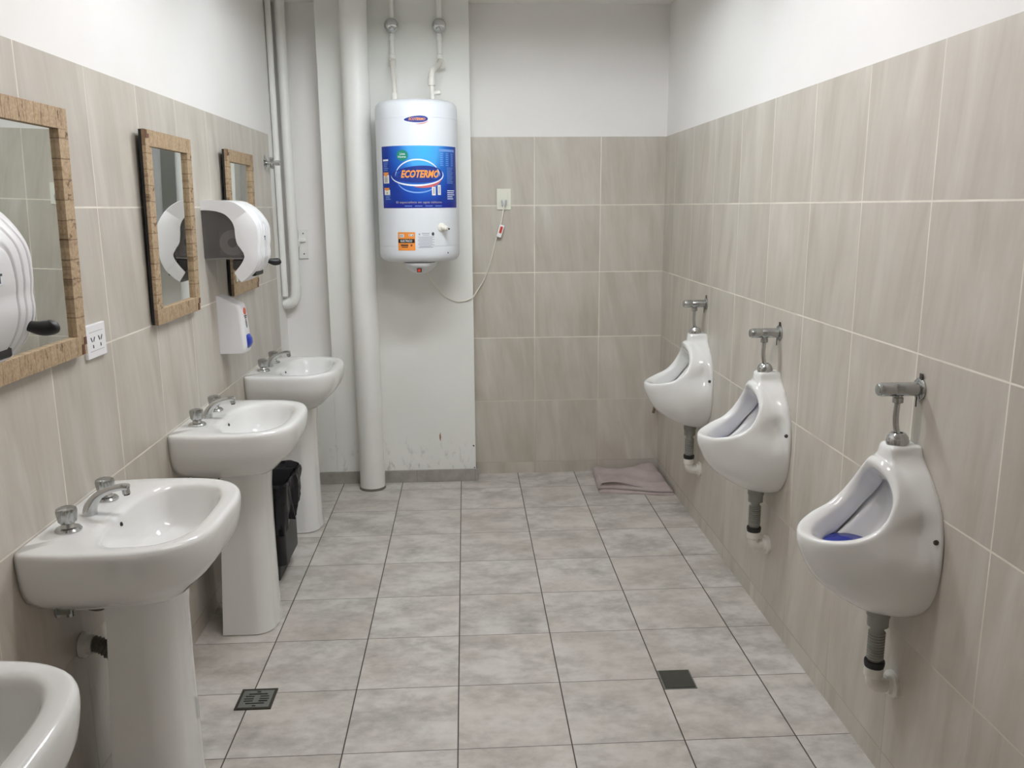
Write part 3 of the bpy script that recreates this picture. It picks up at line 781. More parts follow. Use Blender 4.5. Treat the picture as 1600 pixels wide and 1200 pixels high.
# orange rating label
v, f, _ = patch(-0.104, -0.012, 1.381, 1.473, 0.0010, 8, 2); ol = hp(build('rating_label', v, f, M['orange']))
bars([(-0.102, -0.015, 1.419, 1.439)], 0.0016, M['black_ink'], 'black_band', ol)
textw('lettering', 'ELECTRICO', -0.058, 1.429, 0.062, 0.011, 0.0022, M['white_ink'], ol, bold=0.02)
for q in ((-0.096, -0.070, 1.447, 1.463), (-0.044, -0.020, 1.453, 1.463)): bars([q], 0.0016, M['white_ink'], 'code_print', ol)
bars([(-0.094 + k * 0.0035, -0.0925 + k * 0.0035, 1.449, 1.461) for k in range(6)], 0.0021, M['ink'], 'bar_print', ol)
for q in ((-0.040, -0.036, 1.455, 1.461), (-0.028, -0.022, 1.455, 1.459)): bars([q], 0.0021, M['ink'], 'symbol_print', ol)
bars([(-0.088, -0.048, 1.403, 1.412), (-0.084, -0.050, 1.396, 1.400), (-0.036, -0.027, 1.402, 1.412)], 0.0016, M['inlay'], 'line_print', ol)
# specification text
tl = [(0.022, 0.062, 1.464, 1.468), (0.026, 0.060, 1.456, 1.458), (0.006, 0.014, 1.458, 1.467)]
for i in range(9): tl.append((0.002 + 0.005 * (i % 3 == 1) + 0.003 * (i > 6), 0.086 - 0.010 * (i % 2) - 0.006 * (i > 6), 1.447 - i * 0.0066, 1.4495 - i * 0.0066))
sl = hp(bars(tl, 0.0009, M['grey_ink'], 'specification_print', None))
sl['kind'] = 'stuff'
V, F = ellipse2(0.080, 1.463, 0.007, 0.009, 16); hp(wrap('seal_print', V, F, 0.0011, M['ink'], None))
# relief knob
a = 0.131 / HR; nx, ny = math.sin(a), -math.cos(a)
kx, ky = HX + HR * nx, HY + HR * ny
kb = hp(MB().add(*lathe([(-0.004, 0.023), (0.003, 0.023), (0.006, 0.018), (0.008, 0.012), (0.020, 0.011)], (kx, ky, 1.494), (nx, ny, 0), 28))
        .add(*lathe([(0, 0.013), (0.022, 0.012), (0.026, 0.008)], (kx + nx * 0.018, ky + ny * 0.018, 1.492), (nx + 0.5, ny, -0.15), 20)).obj('relief_knob', M['cream_plastic'], None))
build('knob_tip', *lathe([(0, 0.004), (0.006, 0.004)], (kx + nx * 0.018 + (nx + 0.5) * 0.023, ky + ny * 0.018 + ny * 0.023, 1.488), (nx + 0.5, ny, -0.15), 12), M['screw'], kb)
# small bolt on the lower band
a = 0.80; hp(build('cap_screw', *lathe([(0, 0.004), (0.002, 0.003)], (HX + HR * math.sin(a), HY - HR * math.cos(a), 1.365), (math.sin(a), -math.cos(a), 0), 10), M['screw']))
# bottom cover with switch
rings = []
for z, w_, dfr, db in ((1.319, 0.090, 0.185, 0.10), (1.308, 0.089, 0.183, 0.10), (1.292, 0.080, 0.172, 0.09), (1.275, 0.064, 0.152, 0.08), (1.262, 0.046, 0.130, 0.07), (1.256, 0.026, 0.105, 0.05)):
    rings.append([(HX + 0.002 + w_ * math.copysign(abs(math.cos(t)) ** 0.7, math.cos(t)), HY + (dfr if math.sin(t) < 0 else db) * math.copysign(abs(math.sin(t)) ** 0.7, math.sin(t)), z) for t in [2 * PI * k / 48 for k in range(48)]])
cv = hp(build('bottom_cover', *loft(rings, True, True), M['heater_cap']))
build('seam', *loft([[(x * 1.0 , y, z) for x, y, z in [(HX + 0.002 + 0.0895 * math.copysign(abs(math.cos(t)) ** 0.7, math.cos(t)), HY + (0.1865 if math.sin(t) < 0 else 0.10) * math.copysign(abs(math.sin(t)) ** 0.7, math.sin(t)), zz) for t in [2 * PI * k / 48 for k in range(48)]]] for zz in (1.3155, 1.3185)], True, True), M['ink'], cv)
sw = build('switch_frame', *box(HX - 0.010, HX + 0.014, HY - 0.176, HY - 0.150, 1.268, 1.288, 0.002), M['black_ink'], cv, smooth=False)
build('switch', *box(HX - 0.006, HX + 0.010, HY - 0.180, HY - 0.170, 1.271, 1.284, 0.002), M['switch_red'], cv, smooth=False)
# mounting bracket to the wall
for z_ in (1.93, 1.48): hp(build('mounting_bracket', *box(HX - 0.10, HX + 0.10, HY + 0.19, YC, z_, z_ + 0.04), M['heater_cap'], smooth=False))
hp(MB().add(*lathe([(0, 0.010), (0.014, 0.010), (0.016, 0.006)], (HX + 0.004, 2.28, 2.126), (0, 0, 1), 16)).add(*tube([(HX + 0.004, 2.28, 2.139), (HX + 0.022, 2.28, 2.139)], 0.005, 10)).obj('top_fitting', M['cream_plastic'], None))
adopt(heater, *HP)

# supply pipes with chrome stopcock covers
def supply(label, x, path, extras):
    t = thing('supply_pipe', label, 'pipe', (x, 2.532, HC), 'supply pipes above the water heater')
    wall = MB().add(*tube([(x, 2.532, HC), (x, 2.532, 2.375)], 0.0125, 20)).add(*lathe([(0, 0.016), (0.022, 0.016)], (x, 2.532, 2.462), (0, 0, 1), 20)).add(*lathe([(0, 0.013), (0.004, 0.019), (0.040, 0.019), (0.044, 0.013)], (x, 2.532, 2.352), (0, 0, 1), 20))
    a_ = wall.obj('riser', M['pipe_paint'], None)
    s_ = build('stopcock_cover', *lathe([(-0.033, 0.012), (-0.028, 0.026), (-0.012, 0.036), (0.004, 0.038), (0.020, 0.0335), (0.032, 0.020), (0.037, 0.0)], (x, 2.515, 2.536), (0, -0.75, -0.18), 40), M['chrome'])
    b2 = MB()
    for p, r in path: b2.add(*tube(catmull(p, 6), r, 20))
    for q in extras: b2.add(*q)
    c_ = b2.obj('connector', M['pvc'], None)
    adopt(t, a_, s_, c_); return t
supply('left of the two white pipes above the heater, slanting straight down', -0.319,
       [([(-0.319, 2.532, 2.372), (-0.319, 2.50, 2.352), (-0.312, 2.44, 2.29), (-0.303, 2.36, 2.205), (-0.300, 2.335, 2.165)], 0.012)],
       [lathe([(0, 0.017), (0.032, 0.016), (0.036, 0.012)], (-0.300, 2.333, 2.140), (0, 0.10, 1), 20), lathe([(0, 0.011), (0.014, 0.011)], (-0.300, 2.333, 2.130), (0, 0, 1), 16),
        lathe([(0, 0.018), (0.035, 0.018)], (-0.319, 2.515, 2.335), (0, -0.25, 0.5), 20)])
supply('right of the two white pipes above the heater, with an elbow and side valve', -0.068,
       [([(-0.068, 2.532, 2.368), (-0.070, 2.49, 2.345), (-0.085, 2.42, 2.315), (-0.103, 2.345, 2.285), (-0.108, 2.33, 2.255), (-0.108, 2.33, 2.225)], 0.0145),
        ([(-0.108, 2.33, 2.235), (-0.106, 2.33, 2.130)], 0.0125)],
       [lathe([(0, 0.019), (0.036, 0.0175), (0.040, 0.014)], (-0.108, 2.33, 2.210), (0, 0, 1), 24), lathe([(0, 0.021), (0.030, 0.021)], (-0.062, 2.515, 2.350), (0.1, -0.6, -0.3), 20),
        tube([(-0.107, 2.33, 2.170), (-0.080, 2.325, 2.176)], 0.011, 14), lathe([(0, 0.013), (0.016, 0.013), (0.020, 0.008)], (-0.082, 2.325, 2.176), (1, 0, 0.1), 18), lathe([(0, 0.014), (0.012, 0.014)], (-0.107, 2.33, 2.136), (0, 0, 1), 18)])

# ------------------------------------------------------------------ pipes in the left corner
bp = thing('soil_pipe', 'thick white painted floor to ceiling pipe beside the water heater', 'pipe', (-0.513, 2.472, 0))
pp = []
for k in range(41): pp.append((-0.513 + 0.001 * math.sin(k), 2.472, HC * k / 40))
pb = build('pipe_body', *tube(pp, [0.0715 if k % 8 else 0.0722 for k in range(41)], 40), M['pipe_paint'])
rg = build('floor_collar', *lathe([(0, 0.076), (0.008, 0.075), (0.014, 0.072)], (-0.513, 2.472, 0), (0, 0, 1), 40), M['dark_hose'])
adopt(bp, pb, rg)
cp = thing('vent_pipe', 'slimmer white painted pipe in the left corner ending in an elbow', 'pipe', (-0.925, 2.62, 1.1))
a1 = build('pipe_body', *tube([(-0.921, 2.625, HC), (-0.921, 2.625, 1.150)], 0.0285, 28), M['pipe_paint'])
el = catmull([(-0.921, 2.625, 1.165), (-0.921, 2.625, 1.130), (-0.926, 2.624, 1.098), (-0.942, 2.622, 1.075), (-0.966, 2.62, 1.066), (-0.990, 2.62, 1.064)], 6)
a2 = MB().add(*tube(el, 0.0315, 28)).add(*lathe([(0, 0.033), (0.012, 0.033)], (-0.921, 2.625, 1.150), (0, 0, 1), 28)).obj('elbow', M['pipe_paint'], None)
adopt(cp, a1, a2)
tag(build('cable_conduit', *tube([(-0.972, 2.580, HC), (-0.972, 2.580, 1.11)], 0.0165, 20), M['pipe_paint']), 'thin painted conduit tight in the left corner beside the elbow pipe', 'conduit')
lt = thing('door_latch', 'white painted bolt latch plate on the corner wall right of the elbow pipe', 'latch', (-0.872, YB, 1.395))
l1 = build('plate', *box(-0.900, -0.846, 2.681, YB + 0.004, 1.313, 1.480, 0.002), M['pipe_paint'], smooth=False)
l2 = MB().add(*box(-0.900, -0.858, 2.662, 2.684, 1.408, 1.424, 0.003)).add(*box(-0.915, -0.890, 2.650, 2.680, 1.380, 1.410, 0.004)).obj('bolt', M['pipe_paint'], None, smooth=False)
l3 = [build('plate_screw', *lathe([(0, 0.004), (0.002, 0.003)], (-0.872, 2.681, z_), (0, -1, 0), 10), M['screw']) for z_ in (1.455, 1.340)]
adopt(lt, l1, l2, *l3)
st = thing('stop_tap', 'chrome stop tap with round flanges on the left wall tiles near the corner', 'tap', (XL, 2.372, 1.829))
s1 = build('flange', *lathe([(0, 0.041), (0.003, 0.041), (0.008, 0.030), (0.012, 0.014)], (XL - 0.001, 2.372, 1.829), (1, 0, 0), 36), M['chrome'])
s2 = MB().add(*tube([(XL + 0.008, 2.372, 1.829), (XL + 0.062, 2.372, 1.829)], [0.011, 0.011], 20)).add(*lathe([(0, 0.014), (0.018, 0.014), (0.021, 0.010)], (XL + 0.055, 2.372, 1.829), (1, 0, 0), 20)).obj('spindle', M['chrome'], None)
s3b = MB()
for k in range(4):
    aa = PI / 4 + k * PI / 2
    s3b.add(*tube([(XL + 0.034, 2.372 + 0.008 * math.cos(aa), 1.829 + 0.008 * math.sin(aa)), (XL + 0.034, 2.372 + 0.033 * math.cos(aa), 1.829 + 0.033 * math.sin(aa))], [0.006, 0.008], 12))
s3 = s3b.obj('cross_handle', M['chrome'], None)
adopt(st, s1, s2, s3)

# ------------------------------------------------------------------ mirrors
def make_mirror(label):
    """hangs on the left wall, tilted a little forward; local x out of the wall, y to the right, z up from lower edge"""
    W, H, B, T = 0.455, 0.624, 0.051, 0.013
    t = thing('mirror', label, 'mirror', (0, 0, 0), 'cork framed mirrors on the left wall')
    build('backing', *box(0.0, T - 0.004, 0.001, W - 0.001, 0.001, H - 0.001), M['backing'], t, smooth=False)
    build('mirror_glass', *box(T - 0.006, T - 0.0035, B - 0.008, W - B + 0.008, B - 0.008, H - B + 0.008), M['mirror'], t, smooth=False)
    for z0 in (0, H - B):
        build('frame_strip', *box(T - 0.004, T + 0.008, 0, W, z0, z0 + B, 0.0012), M['cork_h'], t, smooth=False)
    for y0 in (0, W - B):
        build('frame_strip', *box(T - 0.004, T + 0.008, y0, y0 + B, B, H - B, 0.0012), M['cork_v'], t, smooth=False)
    for y0, z0 in ((0.001, H - 0.028), (W - 0.030, 0.002)):
        build('corner_inlay', *box(T + 0.006, T + 0.0095, y0, y0 + 0.014, z0, z0 + 0.026), M['inlay'], t, smooth=False)
        build('corner_inlay', *box(T + 0.006, T + 0.0095, y0 + 0.014, y0 + 0.028, z0 + (0.002 if z0 > 0.3 else 0.024), z0 + (0.014 if z0 > 0.3 else 0.044)), M['inlay'], t, smooth=False)
    t.rotation_euler = (0, math.radians(1.1), 0)
    return t
m1 = make_mirror('nearest cork framed mirror, cut off by the left edge, above the white socket')
m1.location = (XL + 0.006, -0.440, 1.221)
for y, lab_ in ((0.553, 'middle cork framed mirror, reflecting the paper roll dispenser'), (1.492, 'farthest cork framed mirror, half hidden behind the paper roll dispenser')):
    c = copy_tree(m1); c.location = (XL + 0.006, y, 1.221); c['label'] = lab_
MZ = 1.222

# ------------------------------------------------------------------ paper roll dispensers
DO = [(0.0, 1.628), (0.050, 1.629), (0.110, 1.625), (0.142, 1.613), (0.176, 1.586), (0.201, 1.552), (0.213, 1.520), (0.214, 1.473), (0.2105, 1.443), (0.211, 1.410), (0.203, 1.380), (0.185, 1.347), (0.158, 1.321), (0.137, 1.308)]
DI = [(0.0, 1.591), (0.029, 1.590), (0.064, 1.585), (0.094, 1.573), (0.117, 1.548), (0.126, 1.522), (0.1275, 1.493), (0.132, 1.461), (0.145, 1.440), (0.156, 1.420), (0.157, 1.405), (0.146, 1.383), (0.132, 1.365), (0.114, 1.345)]
def make_dispenser(label):
    """local x out of wall, y along wall, z absolute; width W"""
    W = 0.22
    t = thing('paper_dispenser', label, 'paper dispenser', (XL, 0, 0), 'white paper roll dispensers')
    out = catmull(DO, 8); inn = catmull(DI, 8); n = len(out)
    NY = 28; V = []; F = []
    # front skin: bulges towards the middle of the width; the contour rings are pressed in as grooves
    def front(i, yn):
        d, z = out[i]; f_ = i / (n - 1); k = math.sin(PI * (0.5 + 0.5 * yn)) ** 0.35 if abs(yn) < 1 else 0.0
        amp = 0.009 * math.sin(PI * min(1, max(0, (f_ - 0.10) / 0.95))) ** 0.6 if f_ > 0.10 else 0.0
        tx = out[min(n - 1, i + 1)][0] - out[max(0, i - 1)][0]; tz = out[min(n - 1, i + 1)][1] - out[max(0, i - 1)][1]
        L = math.hypot(tx, tz) or 1; nx_, nz_ = -tz / L, tx / L
        if nz_ < 0 and f_ < 0.3: nx_, nz_ = -nx_, -nz_
        # groove contours: distance measure shrinking towards the centre line
        e = max(abs(yn), 1 - min(1, f_ / 0.55) * 1.0)
        g = 0.0
        for q in (0.86, 0.60, 0.34):
            g -= 0.0042 * math.exp(-((abs(yn) ** 2.2 + (max(0, 0.62 - f_) / 0.55) ** 2.2) ** (1 / 2.2) - q) ** 2 / 0.0006)
        a_ = amp * k + g
        return (d + nx_ * a_, z + nz_ * a_)
    NY = 110
    for j in range(NY + 1):
        yn = -1 + 2 * j / NY
        for i in range(n):
            d, z = front(i, yn); V.append((max(0.0, d), W / 2 + yn * W / 2, z))
    for j in range(NY):
        for i in range(n - 1):
            a_ = j * n + i; F.append((a_, a_ + n, a_ + n + 1, a_ + 1))
    # side panels with thickness
    for j, s in ((0, 1), (NY, -1)):
        base = len(V); y = 0 if j == 0 else W
        for i in range(n): V.append((inn[i][0], y, inn[i][1]))
        for i in range(n): V.append((inn[i][0], y + s * 0.006, inn[i][1]))
        for i in range(n - 1):
            F.append((j * n + i, j * n + i + 1, base + i + 1, base + i)); F.append((base + i, base + i + 1, base + n + i + 1, base + n + i))
    # inner skin
    base = len(V)
    for j in (0, 1):
        for i in range(n): V.append((max(0, out[i][0] - 0.004), 0.006 if j == 0 else W - 0.006, out[i][1] - 0.003))
    for i in range(n - 1): F.append((base + i, base + n + i, base + n + i + 1, base + i + 1))
    build('shell', V, F, M['white_plastic'], t, angle=45)
    # smoky inner housing seen through the side cut-outs
    MB().add(*box(0.0, 0.010, 0.008, W - 0.008, 1.400, 1.592)).add(*box(0.0, 0.150, 0.008, W - 0.008, 1.398, 1.404)).add(*box(0.008, 0.118, W - 0.022, W - 0.018, 1.402, 1.580)).obj('inner_housing', M['smoke'], t, smooth=False)
    pane = [(d_ - 0.001, z_) for d_, z_ in DI] + [(0.110, 1.404), (0.0, 1.404)]
    pane = [(0.0, 1.589)] + [p_ for p_ in DI[1:10]] + [(0.152, 1.404), (0.0, 1.404)]
    for y_ in (0.0035, W - 0.0045):
        build('side_window', *loft([[(d_, y_, z_) for d_, z_ in pane], [(d_, y_ + 0.001, z_) for d_, z_ in pane]], True, True), M['tint'], t, smooth=False)
    MB().add(*box(0.105, 0.150, 0.012, W - 0.012, 1.352, 1.398, 0.01)).obj('cutter', M['smoke_dark'], t, smooth=False)
    build('exit_slot', *box(0.160, 0.192, 0.030, W - 0.060, 1.328, 1.350, 0.006), M['black_rubber'], t, smooth=False)
    r_ = MB().add(*lathe([(0, 0.016), (0, 0.051), (0.160, 0.051), (0.160, 0.016), (0, 0.016)], (0.106, 0.035, 1.462), (0, 1, 0), 48)).obj('paper_roll', M['paper'], t, angle=40)
    build('roll_core', *lathe([(0, 0.0185), (0.165, 0.0185)], (0.106, 0.0325, 1.462), (0, 1, 0), 32), M['smoke_dark'], r_)
    lv = [(0.200, W - 0.026, 1.384), (0.222, W - 0.018, 1.376), (0.240, W - 0.008, 1.375), (0.252, W - 0.002, 1.383)]
    lp_ = catmull(lv, 6); LR = [0.009 + 0.006 * smooth01(k / 9) for k in range(len(lp_))]
    for k, q_ in ((-1, 0.0015), (-2, 0.0075), (-3, 0.0112), (-4, 0.0135)): LR[k] = q_
    build('feed_lever', *tube(lp_, LR, 24), M['black_rubber'], t, angle=80)
    bd = build('badge', *box(0.2170, 0.2235, 0.071, 0.099, 1.466, 1.490, 0.001), M['white_ink'], t, smooth=False)
    MB().add(*box(0.2230, 0.2245, 0.075, 0.095, 1.483, 1.487)).add(*box(0.2230, 0.2245, 0.082, 0.088, 1.470, 1.483)).obj('letter_mark', M['ink'], bd, smooth=False)
    return t
dp = make_dispenser('near white paper roll dispenser, cut off by the left edge before the first mirror')
dp.location = (XL, -0.826, 0.0)
c = copy_tree(dp); c.location = (XL, 1.190, 0.0); c['label'] = 'far white paper roll dispenser, above the soap dispenser'

# ------------------------------------------------------------------ soap dispenser
sd = thing('soap_dispenser', 'white wall soap dispenser with a blue push bar, below the far paper dispenser', 'soap dispenser', (XL, 1.31, 1.0))
rings = []
for z, d0, r_ in ((0.998, 0.100, 0.010), (1.003, 0.108, 0.012), (1.03, 0.110, 0.012), (1.10, 0.106, 0.012), (1.18, 0.099, 0.014), (1.197, 0.094, 0.014)):
    y0, y1 = 1.305, 1.405
    p = [(0, y0)] + [(d0 - 0.02 + 0.02 * math.sin(PI / 2 * k / 6), y0 + 0.02 - 0.02 * math.cos(PI / 2 * k / 6)) for k in range(7)] + [(d0 - 0.02 + 0.02 * math.cos(PI / 2 * k / 6), y1 - 0.02 + 0.02 * math.sin(PI / 2 * k / 6)) for k in range(7)] + [(0, y1)]
    rings.append([(XL + x, y, z) for x, y in p])
for q, dz, sc in ((0, 0.008, 0.93), (1, 0.030, 0.45), (2, 0.044, 0.10)):
    rings.append([(XL + (x - XL) * sc, y + (0.0 if sc > 0.5 else (1.355 - y) * 0.06), 1.197 + dz) for x, y, _ in rings[5]])
o1 = build('body', *loft(rings, True, True), M['white_plastic'], angle=50)
pr = []
for z, d0 in ((1.012, 0.096), (1.018, 0.108), (1.035, 0.1175), (1.055, 0.1165), (1.072, 0.106), (1.076, 0.098)):
    pr.append([(XL + d0, 1.326, z), (XL + d0 + 0.004, 1.334, z), (XL + d0 + 0.006, 1.355, z), (XL + d0 + 0.004, 1.378, z), (XL + d0, 1.386, z), (XL + 0.09, 1.386, z), (XL + 0.09, 1.326, z)])
o2 = build('push_bar', *loft(pr, True, True), M['push_blue'], angle=50)
def onface(y, z): return XL + 0.1010 + (1.18 - z) * 0.075
def fdisc(name, yc, zc, a_, b_, m, off=0.0):
    rg_ = [[(onface(0, zc + b_ * math.sin(t)) + e + off, yc + a_ * math.cos(t), zc + b_ * math.sin(t)) for t in [2 * PI * k / 28 for k in range(28)]] for e in (-0.002, 0.0)]
    return build(name, *loft(rg_, True, True), m, smooth=False)
o3 = fdisc('red_mark', 1.355, 1.172, 0.018, 0.015, M['logo_red'])
o4 = fdisc('window', 1.355, 1.120, 0.011, 0.020, M['smoke'])
o5 = MB().add(*box(XL + 0.1005, XL + 0.1040, 1.338, 1.372, 1.150, 1.154)).add(*box(XL + 0.1005, XL + 0.1045, 1.342, 1.368, 1.143, 1.146)).obj('name_print', M['ink'], None, smooth=False)
adopt(sd, o1, o2, o3, o4, o5)

# ------------------------------------------------------------------ sockets, cord
sk = thing('wall_socket', 'white double power socket on the left tiles under the near mirror corner', 'socket', (XL, 0.117, 1.24))
p1 = build('plate', *box(XL, XL + 0.010, 0.056, 0.178, 1.194, 1.287, 0.003), M['socket'], smooth=False)
p2 = MB()
for yy in (0.092, 0.140):
    for dy, dz, rot in ((-0.008, 0.006, 1), (0.008, 0.006, -1)):
        p2.add(*tube([(XL + 0.0102, yy + dy - 0.0035 * rot, 1.240 + dz + 0.006), (XL + 0.0102, yy + dy + 0.0035 * rot, 1.240 + dz - 0.006)], 0.0016, 6))
    p2.add(*tube([(XL + 0.0102, yy, 1.222), (XL + 0.0102, yy, 1.231)], 0.0018, 6))
p2 = p2.obj('socket_hole', M['ink'], None, smooth=False)
p3 = MB().add(*box(XL + 0.010, XL + 0.0105, 0.074, 0.160, 1.2655, 1.2668)).add(*box(XL + 0.010, XL + 0.0105, 0.074, 0.160, 1.2130, 1.2143)).obj('seam', M['groove'], None, smooth=False)
adopt(sk, p1, p2, p3)
s2 = thing('wall_socket', 'cream power socket on the rear wall tiles with the heater cord plugged in', 'socket', (0.2745, YB, 1.64))
q1 = build('plate', *box(0.234, 0.316, YB - 0.009, YB, 1.579, 1.697, 0.003), M['socket_cream'], smooth=False)
q2 = build('socket_insert', *box(0.252, 0.298, YB - 0.0115, YB - 0.008, 1.600, 1.676, 0.002), M['socket_cream'], smooth=False)
adopt(s2, q1, q2)
cd = thing('power_cord', 'thin white power cord looping from the heater to the rear wall socket', 'power cord', (0.1, 2.6, 1.1))
path = catmull([(HX + 0.03, 2.34, 1.2515), (-0.155, 2.42, 1.225), (-0.130, 2.53, 1.166), (-0.088, 2.550, 1.113), (-0.045, 2.552, 1.085), (0.0, 2.553, 1.070), (0.045, 2.553, 1.074), (0.083, 2.552, 1.091), (0.100, 2.60, 1.105), (0.120, 2.66, 1.130), (0.152, 2.676, 1.176),
                (0.178, 2.679, 1.238), (0.200, 2.679, 1.305), (0.216, 2.679, 1.370), (0.230, 2.676, 1.420), (0.252, 2.668, 1.490), (0.262, 2.660, 1.535), (0.272, 2.655, 1.590), (0.2745, 2.660, 1.612)], 8)
c1 = build('cable', *tube(path, 0.0032, 10), M['cream_plastic'])
c2o = build('inline_switch', *box(-0.014, 0.014, -0.010, 0.010, -0.036, 0.036, 0.003), M['white_plastic'], smooth=False)
c2o.location = (0.252, 2.664, 1.460); c2o.rotation_euler = (0, math.radians(17), 0)
build('switch_mark', *box(-0.006, 0.008, -0.0115, -0.009, -0.012, 0.026, 0.001), M['red'], c2o, smooth=False)
c3 = MB()
for s in (-1, 1): c3.add(*tube([(0.2745 + s * 0.004, 2.655, 1.600), (0.2745 + s * 0.011, 2.664, 1.622), (0.2745 + s * 0.013, 2.672, 1.632)], [0.0035, 0.005, 0.004], 10))
c3 = c3.obj('plug', M['grey_ink'], None)
adopt(cd, c1, c2o, c3)

# ------------------------------------------------------------------ brass stub tap in the corner
ft = thing('bib_tap', 'tiny dull brass tap low in the corner behind the farthest urinal', 'tap', (1.165, YB, 0.40))
t1 = MB().add(*tube([(1.172, YB + 0.001, 0.415), (1.172, YB - 0.045, 0.415)], 0.008, 14)).add(*tube(catmull([(1.172, YB - 0.042, 0.418), (1.168, YB - 0.055, 0.405), (1.160, YB - 0.058, 0.375)], 5), 0.0085, 14)).obj('spout', M['brass'], None)
t2 = MB().add(*lathe([(0, 0.006), (0.018, 0.006), (0.020, 0.014), (0.026, 0.014)], (1.172, YB - 0.042, 0.415), (0, 0, 1), 14)).obj('handle', M['brass'], None)
adopt(ft, t1, t2)

# ------------------------------------------------------------------ floor drains
dr = thing('floor_drain', 'square metal floor drain with a round slotted grate, left near the washbasins', 'floor drain', (-0.670, 0.307, 0))
x0, x1, y0, y1 = -0.729, -0.611, 0.248, 0.366
fr_ = MB().add(*box(x0, x1, y0, y1, 0.0, 0.0012)).add(*box(x0, x0 + 0.009, y0, y1, 0.0012, 0.0045)).add(*box(x1 - 0.009, x1, y0, y1, 0.0012, 0.0045)).add(*box(x0 + 0.009, x1 - 0.009, y0, y0 + 0.009, 0.0012, 0.0045)).add(*box(x0 + 0.009, x1 - 0.009, y1 - 0.009, y1, 0.0012, 0.0045)).obj('frame', M['drain_dark'], None, smooth=False)
gb = MB(); cx_, cy_ = -0.670, 0.307; R_ = 0.041; hs = 0.050; pitch = 0.0135
ys = []
for k in range(-3, 4): ys.append((cy_ + k * pitch - 0.0037, cy_ + k * pitch + 0.0037))
prev = cy_ - hs
gz0, gz1 = 0.0012, 0.0040
for a_, b_ in ys:
    yc = (a_ + b_) / 2; hh = math.sqrt(max(0, R_ ** 2 - (yc - cy_) ** 2))
    if abs(yc - cy_) < 0.001 : pass
    gb.add(*box(cx_ - hs, cx_ + hs, prev, a_, gz0, gz1))
    gb.add(*box(cx_ - hs, cx_ - hh, a_, b_, gz0, gz1)); gb.add(*box(cx_ + hh, cx_ + hs, a_, b_, gz0, gz1))
    if abs(yc - cy_) < 0.02: gb.add(*box(cx_ - 0.009, cx_ + 0.009, a_, b_, gz0, gz1))
    prev = b_
gb.add(*box(cx_ - hs, cx_ + hs, prev, cy_ + hs, gz0, gz1))
gr = gb.obj('grate', M['drain'], None, smooth=False)
sl = build('slot_shadow', *box(x0 + 0.009, x1 - 0.009, y0 + 0.009, y1 - 0.009, 0.0012, 0.0016), M['dark'], smooth=False)  # thin black sheet: paints in the shade seen through the grate slots
sl.name = 'slot_shade'
adopt(dr, fr_, gr, sl)
d2 = thing('floor_drain', 'square dark closed floor drain cover, on the right half of the floor', 'floor drain', (0.7485, 0.334, 0))
e1 = build('frame', *box(0.692, 0.805, 0.276, 0.393, 0.0, 0.002), M['drain'], smooth=False)
e2 = build('cover', *box(0.697, 0.800, 0.281, 0.388, 0.002, 0.0045, 0.0008), M['drain_cover'], smooth=False)
adopt(d2, e1, e2)

# ------------------------------------------------------------------ bin with bag
bn = thing('waste_bin', 'black rectangular waste bin lined with a black bag, between the two far washbasins', 'bin', (-0.88, 1.345, 0))
def rrect(x0, x1, y0, y1, r, n=6):
    out = []
    for cx_, cy_, a0 in ((x1 - r, y1 - r, 0), (x0 + r, y1 - r, PI / 2), (x0 + r, y0 + r, PI), (x1 - r, y0 + r, 1.5 * PI)):
        out += [(cx_ + r * math.cos(a0 + PI / 2 * k / n), cy_ + r * math.sin(a0 + PI / 2 * k / n)) for k in range(n + 1)]
    return out
rings = []
for k in range(9):
    t_ = k / 8; z = 0.438 * t_
    rings.append([(x, y, z) for x, y in rrect(-0.955 - 0.012 * t_, -0.786 + 0.040 * t_, 1.215 - 0.02 * t_, 1.470 + 0.015 * t_, 0.028)])
inner = [[(x, y, z) for x, y in rrect(-0.955 - 0.008, -0.75, 1.20, 1.48, 0.026)] for z in (0.5,)]
r2 = [(x * 0.985 - 0.013, 1.34 + (y - 1.34) * 0.95, 0.428) for x, y, z in rings[-1]]
bb = build('bin_body', *loft(rings + [r2, [(x, y, 0.08) for x, y, z in r2]], True, True), M['bin'], angle=50)
top = rrect(-0.972, -0.735, 1.190, 1.492, 0.03, 10); nT = len(top); rb = []
rnd = random.Random(5); ph = [rnd.uniform(0, 6.28) for _ in range(8)]
def dense(P, n):
    L = [0]
    for i in range(len(P)): L.append(L[-1] + math.dist(P[i], P[(i + 1) % len(P)]))
    out = []
    for k in range(n):
        s = L[-1] * k / n
        i = max(j for j in range(len(P)) if L[j] <= s); u = (s - L[i]) / max(1e-9, L[i + 1] - L[i])
        a_, b_ = P[i], P[(i + 1) % len(P)]; out.append((a_[0] + (b_[0] - a_[0]) * u, a_[1] + (b_[1] - a_[1]) * u))
    return out
T2 = dense(top, 150); ctr = (-0.853, 1.341)
levels = [(0.26, -0.015), (0.35, -0.012), (0.435, -0.006), (0.448, 0.002), (0.452, 0.008), (0.444, 0.014), (0.41, 0.015), (0.37, 0.014), (0.32, 0.013), (0.275, 0.012), (0.245, 0.009)]
